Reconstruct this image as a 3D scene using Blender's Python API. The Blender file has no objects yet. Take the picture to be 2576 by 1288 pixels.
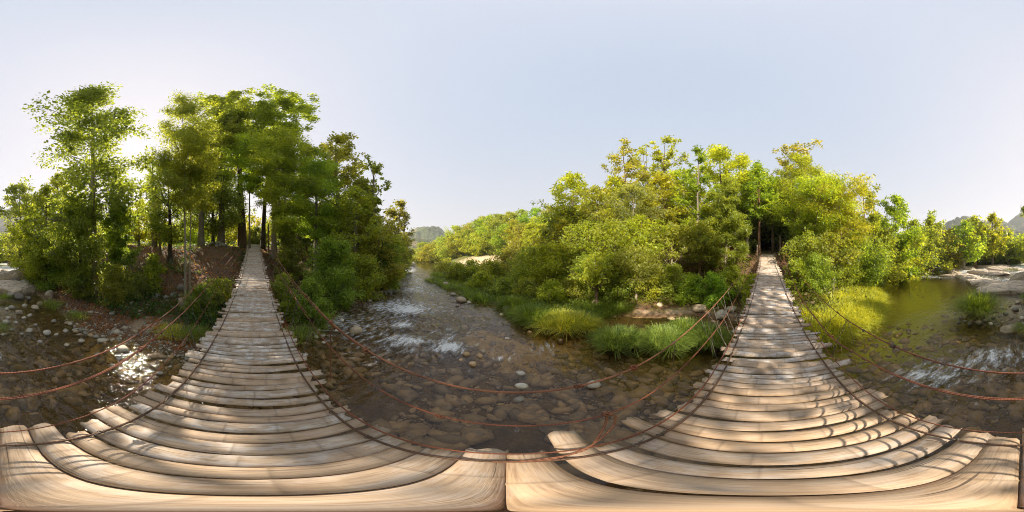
import bpy, math, numpy as np
from mathutils import Vector
R = math.radians
C = bpy.context.scene.collection
S = bpy.context.scene

# ------------------------------------------------------------------ camera, sky, sun, exposure
cam = bpy.data.objects.new('camera', bpy.data.cameras.new('camera'))
C.objects.link(cam)
cam.data.type = 'PANO'
cam.data.panorama_type = 'EQUIRECTANGULAR'
cam.data.clip_start, cam.data.clip_end = 0.02, 6000
cam.location = (0, 0, 0)
cam.rotation_euler = (R(90), 0, 0)
S.camera = cam
SUN_AZ, SUN_EL = -130.0, 34.0            # compass bearing of the sun from the view's middle (clockwise), height
W = bpy.data.worlds.new('World'); S.world = W
W.use_nodes = True
nt = W.node_tree; N = nt.nodes; Lk = nt.links
bg = N['Background']
sky = N.new('ShaderNodeTexSky'); sky.sky_type = 'NISHITA'; sky.sun_disc = False
sky.sun_elevation = R(SUN_EL); sky.sun_rotation = R(SUN_AZ)
sky.air_density, sky.dust_density, sky.ozone_density = 1.0, 3.0, 1.5
# hazy tropical sky: the sky model's range is compressed towards milky white
add_ = N.new('ShaderNodeVectorMath'); add_.operation = 'ADD'; add_.inputs[1].default_value = (.47, .36, .235)
div_ = N.new('ShaderNodeVectorMath'); div_.operation = 'DIVIDE'
gain = N.new('ShaderNodeVectorMath'); gain.operation = 'MULTIPLY'; gain.inputs[1].default_value = (3.36, 3.24, 3.5)
Lk.new(sky.outputs[0], add_.inputs[0]); Lk.new(sky.outputs[0], div_.inputs[0]); Lk.new(add_.outputs[0], div_.inputs[1])
Lk.new(div_.outputs[0], gain.inputs[0]); Lk.new(gain.outputs[0], bg.inputs[0]); bg.inputs[1].default_value = 0.10
sl = bpy.data.lights.new('sun', 'SUN'); sl.energy = 5.0; sl.angle = R(0.5); sl.color = (1, 0.89, 0.71)
sun = bpy.data.objects.new('sun', sl); C.objects.link(sun)
sd = Vector((math.sin(R(SUN_AZ))*math.cos(R(SUN_EL)), math.cos(R(SUN_AZ))*math.cos(R(SUN_EL)), math.sin(R(SUN_EL))))
sun.rotation_euler = sd.to_track_quat('Z', 'Y').to_euler()
sun.location = sd*50
S.view_settings.view_transform = 'Standard'; S.view_settings.look = 'None'
S.view_settings.exposure = 1.36; S.view_settings.gamma = 1
cy = S.cycles
cy.max_bounces = 9; cy.diffuse_bounces = 5; cy.glossy_bounces = 3; cy.transmission_bounces = 6; cy.transparent_max_bounces = 10
cy.caustics_reflective = False; cy.caustics_refractive = False
cy.sample_clamp_indirect = 4.0; cy.filter_width = 1.0; cy.denoising_prefilter = 'NONE'

# ------------------------------------------------------------------ helpers
H = 3.6                                   # eye height over the water under the bridge
rs = np.random.RandomState

def bearing(px): return R((px/2576.0 - .5)*360.0)
def elev(py): return R((644.0 - py)/644.0*90.0)
def at(px, d):
    a = bearing(px); return d*math.sin(a), d*math.cos(a)

def mk(name, V, F, mat=None, parent=None, uv=None, attr=None, smooth=False, loc=(0, 0, 0), rz=0.0):
    """one mesh object from numpy arrays; F is an (n,k) array or a list of such arrays"""
    me = bpy.data.meshes.new(name)
    V = np.asarray(V, np.float32)
    Fs = F if isinstance(F, list) else [F]
    Fs = [np.asarray(f, np.int32) for f in Fs if len(f)]
    loops = np.concatenate([f.ravel() for f in Fs])
    starts, o = [], 0
    for f in Fs:
        starts.append(o + np.arange(len(f))*f.shape[1]); o += f.size
    starts = np.concatenate(starts).astype(np.int32)
    me.vertices.add(len(V)); me.vertices.foreach_set('co', V.ravel())
    me.loops.add(len(loops)); me.loops.foreach_set('vertex_index', loops)
    me.polygons.add(len(starts)); me.polygons.foreach_set('loop_start', starts)
    if smooth: me.polygons.foreach_set('use_smooth', np.ones(len(starts), bool))
    if uv is not None:
        l = me.uv_layers.new(name='UVMap')
        l.data.foreach_set('uv', np.asarray(uv, np.float32)[loops].ravel())
    if attr:
        for k, a in attr.items():
            t = me.attributes.new(k, 'FLOAT', 'POINT'); t.data.foreach_set('value', np.asarray(a, np.float32))
    me.update(calc_edges=True)
    if mat: me.materials.append(mat)
    o = bpy.data.objects.new(name, me); C.objects.link(o)
    if parent: o.parent = parent
    o.location = loc; o.rotation_euler = (0, 0, rz)
    return o

def tag(o, label=None, cat=None, group=None, kind=None):
    if label: o['label'] = label
    if cat: o['category'] = cat
    if group: o['group'] = group
    if kind: o['kind'] = kind
    return o

def empty(name, loc, rz=0):
    o = bpy.data.objects.new(name, None); C.objects.link(o); o.location = loc; o.rotation_euler = (0, 0, rz)
    o.empty_display_size = .2
    return o

class MB:
    def __init__(s): s.V, s.F, s.U, s.A, s.n = [], {}, [], [], 0
    def add(s, V, F, uv=None, a=0.0):
        V = np.asarray(V, float); F = np.asarray(F, int)
        s.V.append(V); s.F.setdefault(F.shape[1], []).append(F + s.n)
        s.U.append(np.zeros((len(V), 2)) if uv is None else np.asarray(uv, float))
        s.A.append(np.full(len(V), a) if np.isscalar(a) else a)
        s.n += len(V)
    def build(s, name, mat, parent=None, smooth=False, loc=(0, 0, 0), rz=0, key='v'):
        return mk(name, np.concatenate(s.V), [np.concatenate(f) for f in s.F.values()], mat, parent,
                  np.concatenate(s.U), {key: np.concatenate(s.A)}, smooth, loc, rz)

def tube(pts, rad, sides=6, cap=True):
    P = np.asarray(pts, float); n = len(P)
    rad = np.full(n, rad) if np.isscalar(rad) else np.asarray(rad, float)
    T = np.gradient(P, axis=0); T /= np.linalg.norm(T, axis=1)[:, None] + 1e-9
    ref = np.array([0, 0, 1.0]) if abs(T[0][2]) < .9 else np.array([1.0, 0, 0])
    X = np.cross(T, ref); X /= np.linalg.norm(X, axis=1)[:, None] + 1e-9
    for i in range(1, n):
        x = X[i-1] - T[i]*np.dot(X[i-1], T[i]); X[i] = x/(np.linalg.norm(x) + 1e-9)
    Y = np.cross(T, X)
    a = np.arange(sides)*2*np.pi/sides
    V = P[:, None, :] + rad[:, None, None]*(np.cos(a)[None, :, None]*X[:, None, :] + np.sin(a)[None, :, None]*Y[:, None, :])
    i = np.arange(n-1)[:, None]*sides; j = np.arange(sides)[None, :]; k = (j+1) % sides
    F = np.stack([i+j, i+k, i+sides+k, i+sides+j], -1).reshape(-1, 4)
    L = np.concatenate([[0], np.cumsum(np.linalg.norm(np.diff(P, axis=0), axis=1))])
    uv = np.stack([np.repeat(L, sides), np.tile(np.arange(sides)/sides, n)], -1)
    return V.reshape(-1, 3), F, uv

_h = rs(5).rand(256, 256)
def vnoise(x, y):
    x = np.asarray(x, float); y = np.asarray(y, float)
    xi = np.floor(x).astype(int); yi = np.floor(y).astype(int); fx = x-xi; fy = y-yi
    fx = fx*fx*(3-2*fx); fy = fy*fy*(3-2*fy)
    g = lambda a, b: _h[a & 255, b & 255]
    return (g(xi, yi)*(1-fx)+g(xi+1, yi)*fx)*(1-fy) + (g(xi, yi+1)*(1-fx)+g(xi+1, yi+1)*fx)*fy
def fbm(x, y, o=4):
    s, a = 0, .5
    for k in range(o): s = s + a*(vnoise(x*2**k+17*k, y*2**k+31*k)-.5); a *= .5
    return s
def sstep(a, b, x):
    t = np.clip((np.asarray(x, float)-a)/(b-a), 0, 1); return t*t*(3-2*t)

# ------------------------------------------------------------------ materials
def newmat(name):
    m = bpy.data.materials.new(name); m.use_nodes = True
    n = m.node_tree.nodes; n.clear(); out = n.new('ShaderNodeOutputMaterial')
    return m, n, m.node_tree.links, out
def nd(n, t, **kw):
    x = n.new('ShaderNode'+t)
    for k, v in kw.items():
        if k in x.inputs.keys(): x.inputs[k].default_value = v
        else: setattr(x, k, v)
    return x
def mixc(n, l, fac, a, b, mode='MIX'):
    m = n.new('ShaderNodeMix'); m.data_type = 'RGBA'; m.blend_type = mode
    for s, v in ((m.inputs[0], fac), (m.inputs[6], a), (m.inputs[7], b)):
        if isinstance(v, bpy.types.NodeSocket): l.new(v, s)
        else: s.default_value = v if not isinstance(v, tuple) else (*v[:3], 1)
    return m.outputs[2]
def ramp(n, l, src, stops):
    r = n.new('ShaderNodeValToRGB'); e = r.color_ramp.elements
    while len(e) < len(stops): e.new(.5)
    for x, (p, c) in zip(e, stops):
        x.position = p; x.color = (*c, 1) if isinstance(c, tuple) else (c, c, c, 1)
    l.new(src, r.inputs[0]); return r.outputs[0]
def math_(n, l, op, a, b=None):
    m = n.new('ShaderNodeMath'); m.operation = op
    for s, v in zip(m.inputs, (a, b)):
        if v is None: continue
        if isinstance(v, bpy.types.NodeSocket): l.new(v, s)
        else: s.default_value = v
    return m.outputs[0]
def bump(n, l, h, strength=.5, dist=.02):
    b = n.new('ShaderNodeBump'); b.inputs['Strength'].default_value = strength; b.inputs['Distance'].default_value = dist
    l.new(h, b.inputs['Height']); return b.outputs[0]
def noise(n, l, scale, detail=4, vec=None, rough=.55):
    x = nd(n, 'TexNoise'); x.inputs['Scale'].default_value = scale; x.inputs['Detail'].default_value = detail
    x.inputs['Roughness'].default_value = rough
    if vec is not None: l.new(vec, x.inputs['Vector'])
    return x.outputs[0]
def worldpos(n): return n.new('ShaderNodeNewGeometry').outputs['Position']
def attr(n, name): x = n.new('ShaderNodeAttribute'); x.attribute_name = name; return x.outputs['Fac']

def leaf_material():
    m, n, l, out = newmat('leaf')
    oi = n.new('ShaderNodeObjectInfo'); v = attr(n, 'v')
    val = nd(n, 'HueSaturation')
    l.new(oi.outputs['Color'], val.inputs['Color'])
    l.new(ramp(n, l, v, [(0, .515), (.5, .5), (.9, .49), (1, .465)]), val.inputs['Hue'])
    b = n.new('ShaderNodeMapRange'); b.inputs['To Min'].default_value = .6; b.inputs['To Max'].default_value = 1.5
    l.new(v, b.inputs['Value']); l.new(b.outputs[0], val.inputs['Value'])
    col = val.outputs[0]
    d = nd(n, 'BsdfPrincipled'); d.inputs['Roughness'].default_value = .48; d.inputs['Specular IOR Level'].default_value = .4
    l.new(col, d.inputs['Base Color'])
    t = n.new('ShaderNodeBsdfTranslucent')
    tc = mixc(n, l, 1.0, col, (3.0, 2.6, 1.0), 'MULTIPLY'); l.new(tc, t.inputs['Color'])
    mx = n.new('ShaderNodeMixShader'); mx.inputs[0].default_value = .48
    l.new(d.outputs[0], mx.inputs[1]); l.new(t.outputs[0], mx.inputs[2]); l.new(mx.outputs[0], out.inputs[0])
    return m

def bark_material():
    m, n, l, out = newmat('bark')
    oi = n.new('ShaderNodeObjectInfo'); p = worldpos(n)
    mp = nd(n, 'Mapping'); mp.inputs['Scale'].default_value = (6, 6, 1.2); l.new(p, mp.inputs['Vector'])
    f = noise(n, l, 3, 5, mp.outputs[0])
    g = noise(n, l, 1.3, 3, p)
    c = mixc(n, l, f, mixc(n, l, 1, oi.outputs['Color'], (.45, .42, .4), 'MULTIPLY'), oi.outputs['Color'])
    c = mixc(n, l, ramp(n, l, g, [(.55, 0.0), (.7, .5)]), c, (.25, .24, .2))
    d = nd(n, 'BsdfPrincipled', Roughness=.9); l.new(c, d.inputs['Base Color'])
    l.new(bump(n, l, f, .7, .03), d.inputs['Normal']); l.new(d.outputs[0], out.inputs[0]); return m

def rock_material():
    m, n, l, out = newmat('rock')
    oi = n.new('ShaderNodeObjectInfo'); p = worldpos(n)
    f = noise(n, l, 2.2, 8, p, .65); g = noise(n, l, 14, 6, p, .7)
    mp = nd(n, 'Mapping'); mp.inputs['Scale'].default_value = (.5, 1.4, 7); mp.inputs['Rotation'].default_value = (.25, .15, .6); l.new(p, mp.inputs['Vector'])
    st = noise(n, l, 1.6, 6, mp.outputs[0], .6)
    c = mixc(n, l, 1, oi.outputs['Color'], ramp(n, l, f, [(.3, (.55, .5, .46)), (.5, (.95, .93, .9)), (.7, (1.15, 1.1, 1.0))]), 'MULTIPLY')
    ge = n.new('ShaderNodeNewGeometry'); c = mixc(n, l, 1, c, ramp(n, l, ge.outputs['Random Per Island'], [(0, .55), (.5, .95), (1, 1.35)]), 'MULTIPLY')
    c = mixc(n, l, ramp(n, l, st, [(.36, .7), (.46, 0.0)]), c, (.07, .06, .05))
    c = mixc(n, l, math_(n, l, 'MULTIPLY', g, .45), c, (.5, .46, .4))
    d = nd(n, 'BsdfPrincipled', Roughness=.75); l.new(c, d.inputs['Base Color'])
    hh = math_(n, l, 'ADD', st, math_(n, l, 'MULTIPLY', g, .4))
    l.new(bump(n, l, hh, .6, .06), d.inputs['Normal']); l.new(d.outputs[0], out.inputs[0]); return m

def bamboo_material():
    m, n, l, out = newmat('bamboo')
    oi = n.new('ShaderNodeObjectInfo'); uv = n.new('ShaderNodeUVMap').outputs[0]; v = attr(n, 'v')
    vec = n.new('ShaderNodeVectorMath'); vec.operation = 'ADD'; l.new(uv, vec.inputs[0])
    cx = n.new('ShaderNodeCombineXYZ'); l.new(math_(n, l, 'MULTIPLY', v, 37.0), cx.inputs[0]); l.new(math_(n, l, 'MULTIPLY', v, 91.0), cx.inputs[1])
    l.new(cx.outputs[0], vec.inputs[1])
    mp = nd(n, 'Mapping'); mp.inputs['Scale'].default_value = (1.6, 34, 1); l.new(vec.outputs[0], mp.inputs['Vector'])
    st = noise(n, l, 3, 6, mp.outputs[0], .6)                  # fibres along the length
    mp2 = nd(n, 'Mapping'); mp2.inputs['Scale'].default_value = (3.5, 12, 1); l.new(vec.outputs[0], mp2.inputs['Vector'])
    pt = noise(n, l, 1.4, 7, mp2.outputs[0], .68)              # pale weathered bloom
    wh = mixc(n, l, v, (.46, .325, .215), (.41, .33, .265))
    c = mixc(n, l, 1, wh, ramp(n, l, st, [(.25, (.5, .44, .38)), (.5, (.95, .93, .9)), (.75, (1.12, 1.1, 1.06))]), 'MULTIPLY')
    amt = n.new('ShaderNodeMapRange'); amt.inputs['From Min'].default_value = .25; amt.inputs['From Max'].default_value = 1; amt.inputs['To Min'].default_value = .12; amt.inputs['To Max'].default_value = 1.0; l.new(v, amt.inputs['Value'])
    c = mixc(n, l, math_(n, l, 'MULTIPLY', ramp(n, l, pt, [(.47, 0.0), (.56, .9)]), amt.outputs[0]), c, (.60, .575, .57))
    mp4 = nd(n, 'Mapping'); mp4.inputs['Scale'].default_value = (.9, 48, 1); l.new(vec.outputs[0], mp4.inputs['Vector'])
    cr_ = noise(n, l, 2.0, 3, mp4.outputs[0], .5)
    c = mixc(n, l, ramp(n, l, cr_, [(.31, .85), (.36, 0.0)]), c, (.07, .05, .035))
    pd = noise(n, l, 2.1, 5, vec.outputs[0], .6)
    c = mixc(n, l, ramp(n, l, pd, [(.53, 0.0), (.66, .6)]), c, (.19, .115, .06))
    node = attr(n, 'node')
    c = mixc(n, l, math_(n, l, 'MULTIPLY', node, .42), c, (.13, .09, .06))
    d = nd(n, 'BsdfPrincipled', Roughness=.6); l.new(c, d.inputs['Base Color'])
    l.new(bump(n, l, st, .5, .006), d.inputs['Normal']); l.new(d.outputs[0], out.inputs[0]); return m

def rope_material(name, c1, c2, twist=120):
    m, n, l, out = newmat(name)
    uv = n.new('ShaderNodeUVMap').outputs[0]
    sx = n.new('ShaderNodeSeparateXYZ'); l.new(uv, sx.inputs[0])
    ph = math_(n, l, 'ADD', math_(n, l, 'MULTIPLY', sx.outputs[0], twist), math_(n, l, 'MULTIPLY', sx.outputs[1], 2*math.pi*2))
    s = math_(n, l, 'SINE', ph)
    f = noise(n, l, 5, 5, worldpos(n))
    c = mixc(n, l, ramp(n, l, f, [(.35, 0.0), (.65, 1.0)]), c1, c2)
    d = nd(n, 'BsdfPrincipled', Roughness=.7); l.new(c, d.inputs['Base Color'])
    l.new(bump(n, l, s, .6, .004), d.inputs['Normal']); l.new(d.outputs[0], out.inputs[0]); return m

def plain(name, c1, c2=None, rough=.8, scale=6, metal=0):
    m, n, l, out = newmat(name)
    f = noise(n, l, scale, 5, worldpos(n))
    c = mixc(n, l, ramp(n, l, f, [(.35, 0.0), (.65, 1.0)]), c1, c2 or tuple(x*.6 for x in c1))
    d = nd(n, 'BsdfPrincipled', Roughness=rough, Metallic=metal); l.new(c, d.inputs['Base Color'])
    l.new(bump(n, l, f, .4, .01), d.inputs['Normal']); l.new(d.outputs[0], out.inputs[0]); return m

def ground_material():
    m, n, l, out = newmat('ground')
    p = worldpos(n)
    big = noise(n, l, .5, 5, p); med = noise(n, l, 2.5, 6, p, .65); fine = noise(n, l, 22, 5, p, .7)
    vo = nd(n, 'TexVoronoi', feature='F1'); vo.inputs['Scale'].default_value = 7; l.new(p, vo.inputs['Vector'])
    vd = vo.outputs['Distance']
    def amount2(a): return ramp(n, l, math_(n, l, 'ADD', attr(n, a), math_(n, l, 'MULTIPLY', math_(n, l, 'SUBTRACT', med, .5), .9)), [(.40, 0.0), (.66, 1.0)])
    soil = mixc(n, l, ramp(n, l, fine, [(.35, 0.0), (.65, 1.0)]), (.060, .036, .022), (.17, .105, .062))
    litter = mixc(n, l, ramp(n, l, fine, [(.4, 0.0), (.6, 1.0)]), (.085, .042, .024), (.27, .145, .08))
    grass = mixc(n, l, ramp(n, l, fine, [(.35, 0.0), (.65, 1.0)]), (.05, .075, .015), (.17, .19, .04))
    sand = mixc(n, l, ramp(n, l, med, [(.35, 0.0), (.65, 1.0)]), (.44, .33, .22), (.60, .47, .33))
    bed = mixc(n, l, ramp(n, l, med, [(.35, 0.0), (.65, 1.0)]), (.14, .085, .035), (.30, .19, .08))
    bed = mixc(n, l, amount2('sunlit_amber'), bed, mixc(n, l, ramp(n, l, med, [(.35, 0.0), (.65, 1.0)]), (.50, .29, .075), (.74, .50, .20)))  # sunlight on the shallows painted into the bed as brighter amber
    bed = mixc(n, l, ramp(n, l, fine, [(.4, .45), (.6, 0.0)]), bed, (.10, .06, .022))
    c = mixc(n, l, ramp(n, l, med, [(.42, 0.0), (.58, 1.0)]), soil, litter)
    def amount(a, s=.6):   # attribute broken up by noise
        x = math_(n, l, 'ADD', attr(n, a), math_(n, l, 'MULTIPLY', math_(n, l, 'SUBTRACT', big, .5), s))
        return ramp(n, l, x, [(.38, 0.0), (.62, 1.0)])
    c = mixc(n, l, amount('grass', .9), c, grass)
    c = mixc(n, l, amount('sand', .5), c, sand)
    c = mixc(n, l, attr(n, 'bed'), c, bed)
    c = mixc(n, l, attr(n, 'pool'), c, mixc(n, l, med, (.36, .37, .028), (.55, .53, .055)))
    d = nd(n, 'BsdfPrincipled', Roughness=.95); l.new(c, d.inputs['Base Color'])
    hh = math_(n, l, 'ADD', fine, math_(n, l, 'MULTIPLY', vd, -.6))
    l.new(bump(n, l, hh, .8, .06), d.inputs['Normal']); l.new(d.outputs[0], out.inputs[0]); return m

def water_material():
    m, n, l, out = newmat('water')
    p = worldpos(n); turb = attr(n, 'turb'); foam = attr(n, 'foam')
    mp = nd(n, 'Mapping'); mp.inputs['Rotation'].default_value = (0, 0, R(-35)); mp.inputs['Scale'].default_value = (1.0, .55, 1); l.new(p, mp.inputs['Vector'])
    v = mp.outputs[0]
    w1 = noise(n, l, 2.2, 4, v, .6); w2 = noise(n, l, 7.5, 3, v, .6); w3 = noise(n, l, .9, 2, v)
    hh = math_(n, l, 'ADD', math_(n, l, 'MULTIPLY', w1, .75), math_(n, l, 'ADD', math_(n, l, 'MULTIPLY', w2, .22), math_(n, l, 'MULTIPLY', w3, .6)))
    b = n.new('ShaderNodeBump'); b.inputs['Distance'].default_value = .26; l.new(hh, b.inputs['Height']); l.new(turb, b.inputs['Strength'])
    tr = n.new('ShaderNodeBsdfTransparent'); tr.inputs[0].default_value = (.92, .85, .70, 1)
    gl = n.new('ShaderNodeBsdfGlossy'); gl.inputs['Roughness'].default_value = .07; gl.inputs[0].default_value = (1, 1, 1, 1); l.new(b.outputs[0], gl.inputs['Normal'])
    fr = n.new('ShaderNodeFresnel'); fr.inputs[0].default_value = 1.42; l.new(b.outputs[0], fr.inputs['Normal'])
    mx = n.new('ShaderNodeMixShader'); l.new(math_(n, l, 'MULTIPLY', fr.outputs[0], 1.0), mx.inputs[0]); l.new(tr.outputs[0], mx.inputs[1]); l.new(gl.outputs[0], mx.inputs[2])
    mp3 = nd(n, 'Mapping'); mp3.inputs['Rotation'].default_value = (0, 0, R(-35)); mp3.inputs['Scale'].default_value = (2.0, .75, 1); l.new(p, mp3.inputs['Vector'])
    ff = noise(n, l, 3.0, 9, mp3.outputs[0], .74)
    fx = math_(n, l, 'ADD', ff, math_(n, l, 'MULTIPLY', foam, .42))
    ff2 = ramp(n, l, fx, [(.63, 0.0), (.71, .25), (.82, .8)])
    df = nd(n, 'BsdfPrincipled', Roughness=.5); df.inputs['Base Color'].default_value = (.82, .84, .86, 1)
    m2 = n.new('ShaderNodeMixShader'); l.new(ff2, m2.inputs[0]); l.new(mx.outputs[0], m2.inputs[1]); l.new(df.outputs[0], m2.inputs[2])
    l.new(m2.outputs[0], out.inputs[0]); return m

M_leaf, M_bark, M_rock, M_bamboo = leaf_material(), bark_material(), rock_material(), bamboo_material()
M_ground, M_water = ground_material(), water_material()
M_rope = rope_material('dark rope', (.085, .045, .028), (.16, .085, .05), 260)
M_rust = rope_material('rusty cable', (.30, .095, .045), (.17, .06, .035), 300)
M_orange = rope_material('orange rope', (.36, .15, .075), (.22, .09, .05), 240)
M_wire = plain('grey wire', (.20, .185, .17), (.13, .105, .09), .5, 9, .5)

# ------------------------------------------------------------------ the lie of the land
LEFT = [(-10, -140), (-9, -90), (-7, -50), (-4.9, -32), (-3.6, -20), (-3.45, -14.6), (-3.6, -10), (-3.5, -6.6), (-3.9, -5.3), (-4.5, -3.7), (-4.6, -2.6), (-4.6, -1.9),
        (-5.2, 0), (-6.9, 2.8), (-9.6, 6.0), (-10, 8.4), (-14, 15), (-21, 24), (-34, 45), (-58, 71), (-98, 116)]
RIGHT = [(-74, 124), (-52, 95), (-32, 70), (-18, 58), (-6, 50), (0, 44), (-3, 38), (-10, 28), (-12.4, 21), (-6.9, 16.7), (-3.4, 13), (-.6, 10.9), (1.0, 7.6), (2.1, 6.4), (3.3, 6.9), (4.8, 8.4), (5.6, 8.0),
         (6.2, 6.5), (8.5, 4.2), (8.4, 1.2), (7.2, -1.0), (6.5, -2.7), (7.3, -5.1), (9.5, -7.5), (11.7, -9.5), (17, -16), (21.5, -23), (24, -33), (22, -48), (12, -70), (6, -90), (3, -140)]
POLY = np.array(LEFT + RIGHT, float)
SIDE = np.array([0]*(len(LEFT)-1) + [2] + [1]*(len(RIGHT)-1) + [2])   # 0 left bank, 1 right bank, 2 the ends

def sdf(x, y):
    """distance to the shore (land positive) and which bank is nearest"""
    x = np.asarray(x, float).ravel(); y = np.asarray(y, float).ravel()
    best = np.full(len(x), 1e9); side = np.zeros(len(x), int); ins = np.zeros(len(x), bool)
    n = len(POLY)
    for i in range(n):
        a, b = POLY[i], POLY[(i+1) % n]; d = b-a
        t = np.clip(((x-a[0])*d[0] + (y-a[1])*d[1])/(d@d), 0, 1)
        q = np.hypot(x-a[0]-t*d[0], y-a[1]-t*d[1])
        k = q < best; best[k] = q[k]; side[k] = SIDE[i]
        c = (a[1] > y) != (b[1] > y)
        with np.errstate(divide='ignore', invalid='ignore'):
            xx = a[0] + (y-a[1])/(d[1] if d[1] else 1e-9)*d[0]
        ins ^= c & (x < xx)
    return np.where(ins, -best, best), side

def level(x, y):
    yth = np.interp(x, [-12, -2, 3, 9, 18, 26], [-14, -16, -18, -24.5, -29.5, -24])
    return -H + .55*sstep(0, 5, yth - y) + .4*sstep(6, 40, yth - y)

def terrain(x, y):
    sh = np.shape(x); x = np.asarray(x, float).ravel(); y = np.asarray(y, float).ravel()
    s, side = sdf(x, y); s = s + .35*fbm(x*.9, y*.9, 3)*np.clip(np.abs(s)+.3, 0, 1)*2
    lv = level(x, y)
    hl = np.interp(s, [0, 1, 3.2, 5, 8, 11.5, 14, 30, 120, 400], [0, .12, .5, 1.0, 2.5, 4.3, 4.85, 5.1, 6, 9])
    hr = np.interp(s, [0, 1, 2.5, 5, 9.3, 14, 30, 60, 120, 400], [0, .22, .5, 1.4, 3.45, 4.2, 5.5, 9, 14, 22])
    wl = 1/(1+np.exp(-(-x - .0)/4)) ; h = np.where(side == 0, hl, np.where(side == 1, hr, np.minimum(hl, hr)))
    beach = np.exp(-(((x+14)/16)**2 + ((y-58)/11)**2))
    h = h*(1-.25*beach)
    low = np.clip(1.35*np.exp(-(((x+3.5)/9)**2 + ((y-25)/16)**2)), 0, 1) ; h = h*(1-.78*low)           # the low grassy spit
    nz = .35*fbm(x*.35, y*.35, 4) + .16*fbm(x*1.7, y*1.7, 4)
    h = h + nz*np.clip(s/2.5, 0, 1.6)
    pool = np.exp(-(((x-8.5)/4.2)**2 + ((y+10.5)/6)**2)) + .7*np.exp(-(((x-5.2)/2.2)**2 + ((y+4)/3.0)**2)) + .8*np.exp(-(((x-13.5)/4)**2 + ((y+18)/4.5)**2))
    dep = .06 + .42*(1-np.exp(np.minimum(s, 0)/1.6)) + .9*np.clip(pool, 0, 1)*(1-np.exp(np.minimum(s, 0)/1.0))
    bedz = -dep + .16*fbm(x*1.3, y*1.3, 4) + .10*np.abs(fbm(x*4.5, y*4.5, 2))
    z = lv + np.where(s > 0, h + .02, np.where(s > -.5, -(-s/.5)*dep + .1*fbm(x*3, y*3, 3), bedz))
    isl = np.exp(-((x-2.75)/1.0)**2 - ((y+8.7)/.8)**2); z = np.maximum(z, lv - .5 + .68*isl + .12*fbm(x*3, y*3, 3)*isl)      # gravel islet
    return z.reshape(sh)

def gz(x, y): return float(terrain(np.array([x]), np.array([y]))[0])
def hit(px, py):
    """where the sight line with this bearing and height meets the ground"""
    a, e = bearing(px), elev(py)
    d = np.geomspace(2.5, 160, 900)
    z = terrain(d*math.sin(a), d*math.cos(a)); k = np.argmax(z >= d*math.tan(e))
    d = d[k] if k else 60.0
    return d*math.sin(a), d*math.cos(a), d
def on_water(px, py):
    d = H/math.tan(-elev(py)); return (*at(px, d), d)

# ground and riverbed: one sheet, finer near the bridge
na = 900
rad = np.concatenate([[0.02], np.linspace(.5, 3, 8), np.geomspace(3.1, 60, 260), np.geomspace(62, 1800, 60)])
aa = np.arange(na)*2*np.pi/na
RR, AA = np.meshgrid(rad, aa, indexing='ij')
gx, gy = RR*np.sin(AA), RR*np.cos(AA)
gzv = terrain(gx, gy)
far = sstep(150, 900, RR); gzv = gzv*(1-far) + far*(8 + 10*fbm(gx*.004, gy*.004, 3))
nr = len(rad)
i = np.arange(nr-1)[:, None]*na; j = np.arange(na)[None, :]; k = (j+1) % na
Fg = np.stack([i+j, i+k, i+na+k, i+na+j], -1).reshape(-1, 4)
s0, side0 = sdf(gx, gy); lv0 = level(gx, gy).ravel()
fx, fy, fz = gx.ravel(), gy.ravel(), gzv.ravel()
bedm = sstep(.12, -.05, fz - lv0)
sandm = np.exp(-(((fx+15)/17)**2 + ((fy-60)/13)**2))*.88 + .6*np.exp(-((s0-.7)/.8)**2)*(side0 == 1)*np.exp(-((fx-8)/6)**2 - ((fy-4)/6)**2) \
    + .55*np.exp(-((s0-2.0)/2.0)**2)*(side0 == 0)*np.exp(-((fx+6)/3.5)**2 - ((fy+4)/3.2)**2)
grassm = np.where(side0 == 1, .42 + .25*sstep(10, 25, s0) + .3*np.exp(-(((fx+6)/8)**2 + ((fy-22)/12)**2)), .22 + .5*sstep(17, 24, s0)) + .25*sstep(50, 90, RR.ravel())
grassm = grassm - .3*np.exp(-((fx-13)/6)**2 - (fy/6)**2)
poolm = np.clip(1.25*(np.exp(-(((fx-8.5)/4.4)**2 + ((fy+10.5)/6)**2)) + .8*np.exp(-(((fx-5.4)/2.4)**2 + ((fy+4.4)/3)**2)) + .9*np.exp(-(((fx-14)/4.5)**2 + ((fy+18)/4.5)**2))), 0, 1)*bedm
def gg(x, y, a, b=None): return np.exp(-((fx-x)/a)**2 - ((fy-y)/(b or a))**2)
sunlit_amber = .85*gg(.6, 5.6, 2.3, 1.7) + .8*gg(5.0, 6.5, 2.0) + .75*gg(-3.6, -3.6, 1.3) + .7*gg(-3.4, -1.8, 1.0) + .75*gg(6.4, -3.4, 1.2) + .6*gg(3.2, -7.2, 1.6) + .7*gg(-1.4, 7.2, 1.0) + .55*gg(3.5, 2.2, 1.4) + .5*gg(-3.2, -5.4, 1.2)  # where sunlit patches are painted into the bed colour
ground = mk('ground', np.stack([fx, fy, fz], -1), Fg, M_ground, attr=dict(sunlit_amber=sunlit_amber, bed=bedm, sand=sandm, grass=grassm, pool=poolm), smooth=True)
tag(ground, kind='structure')

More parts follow.
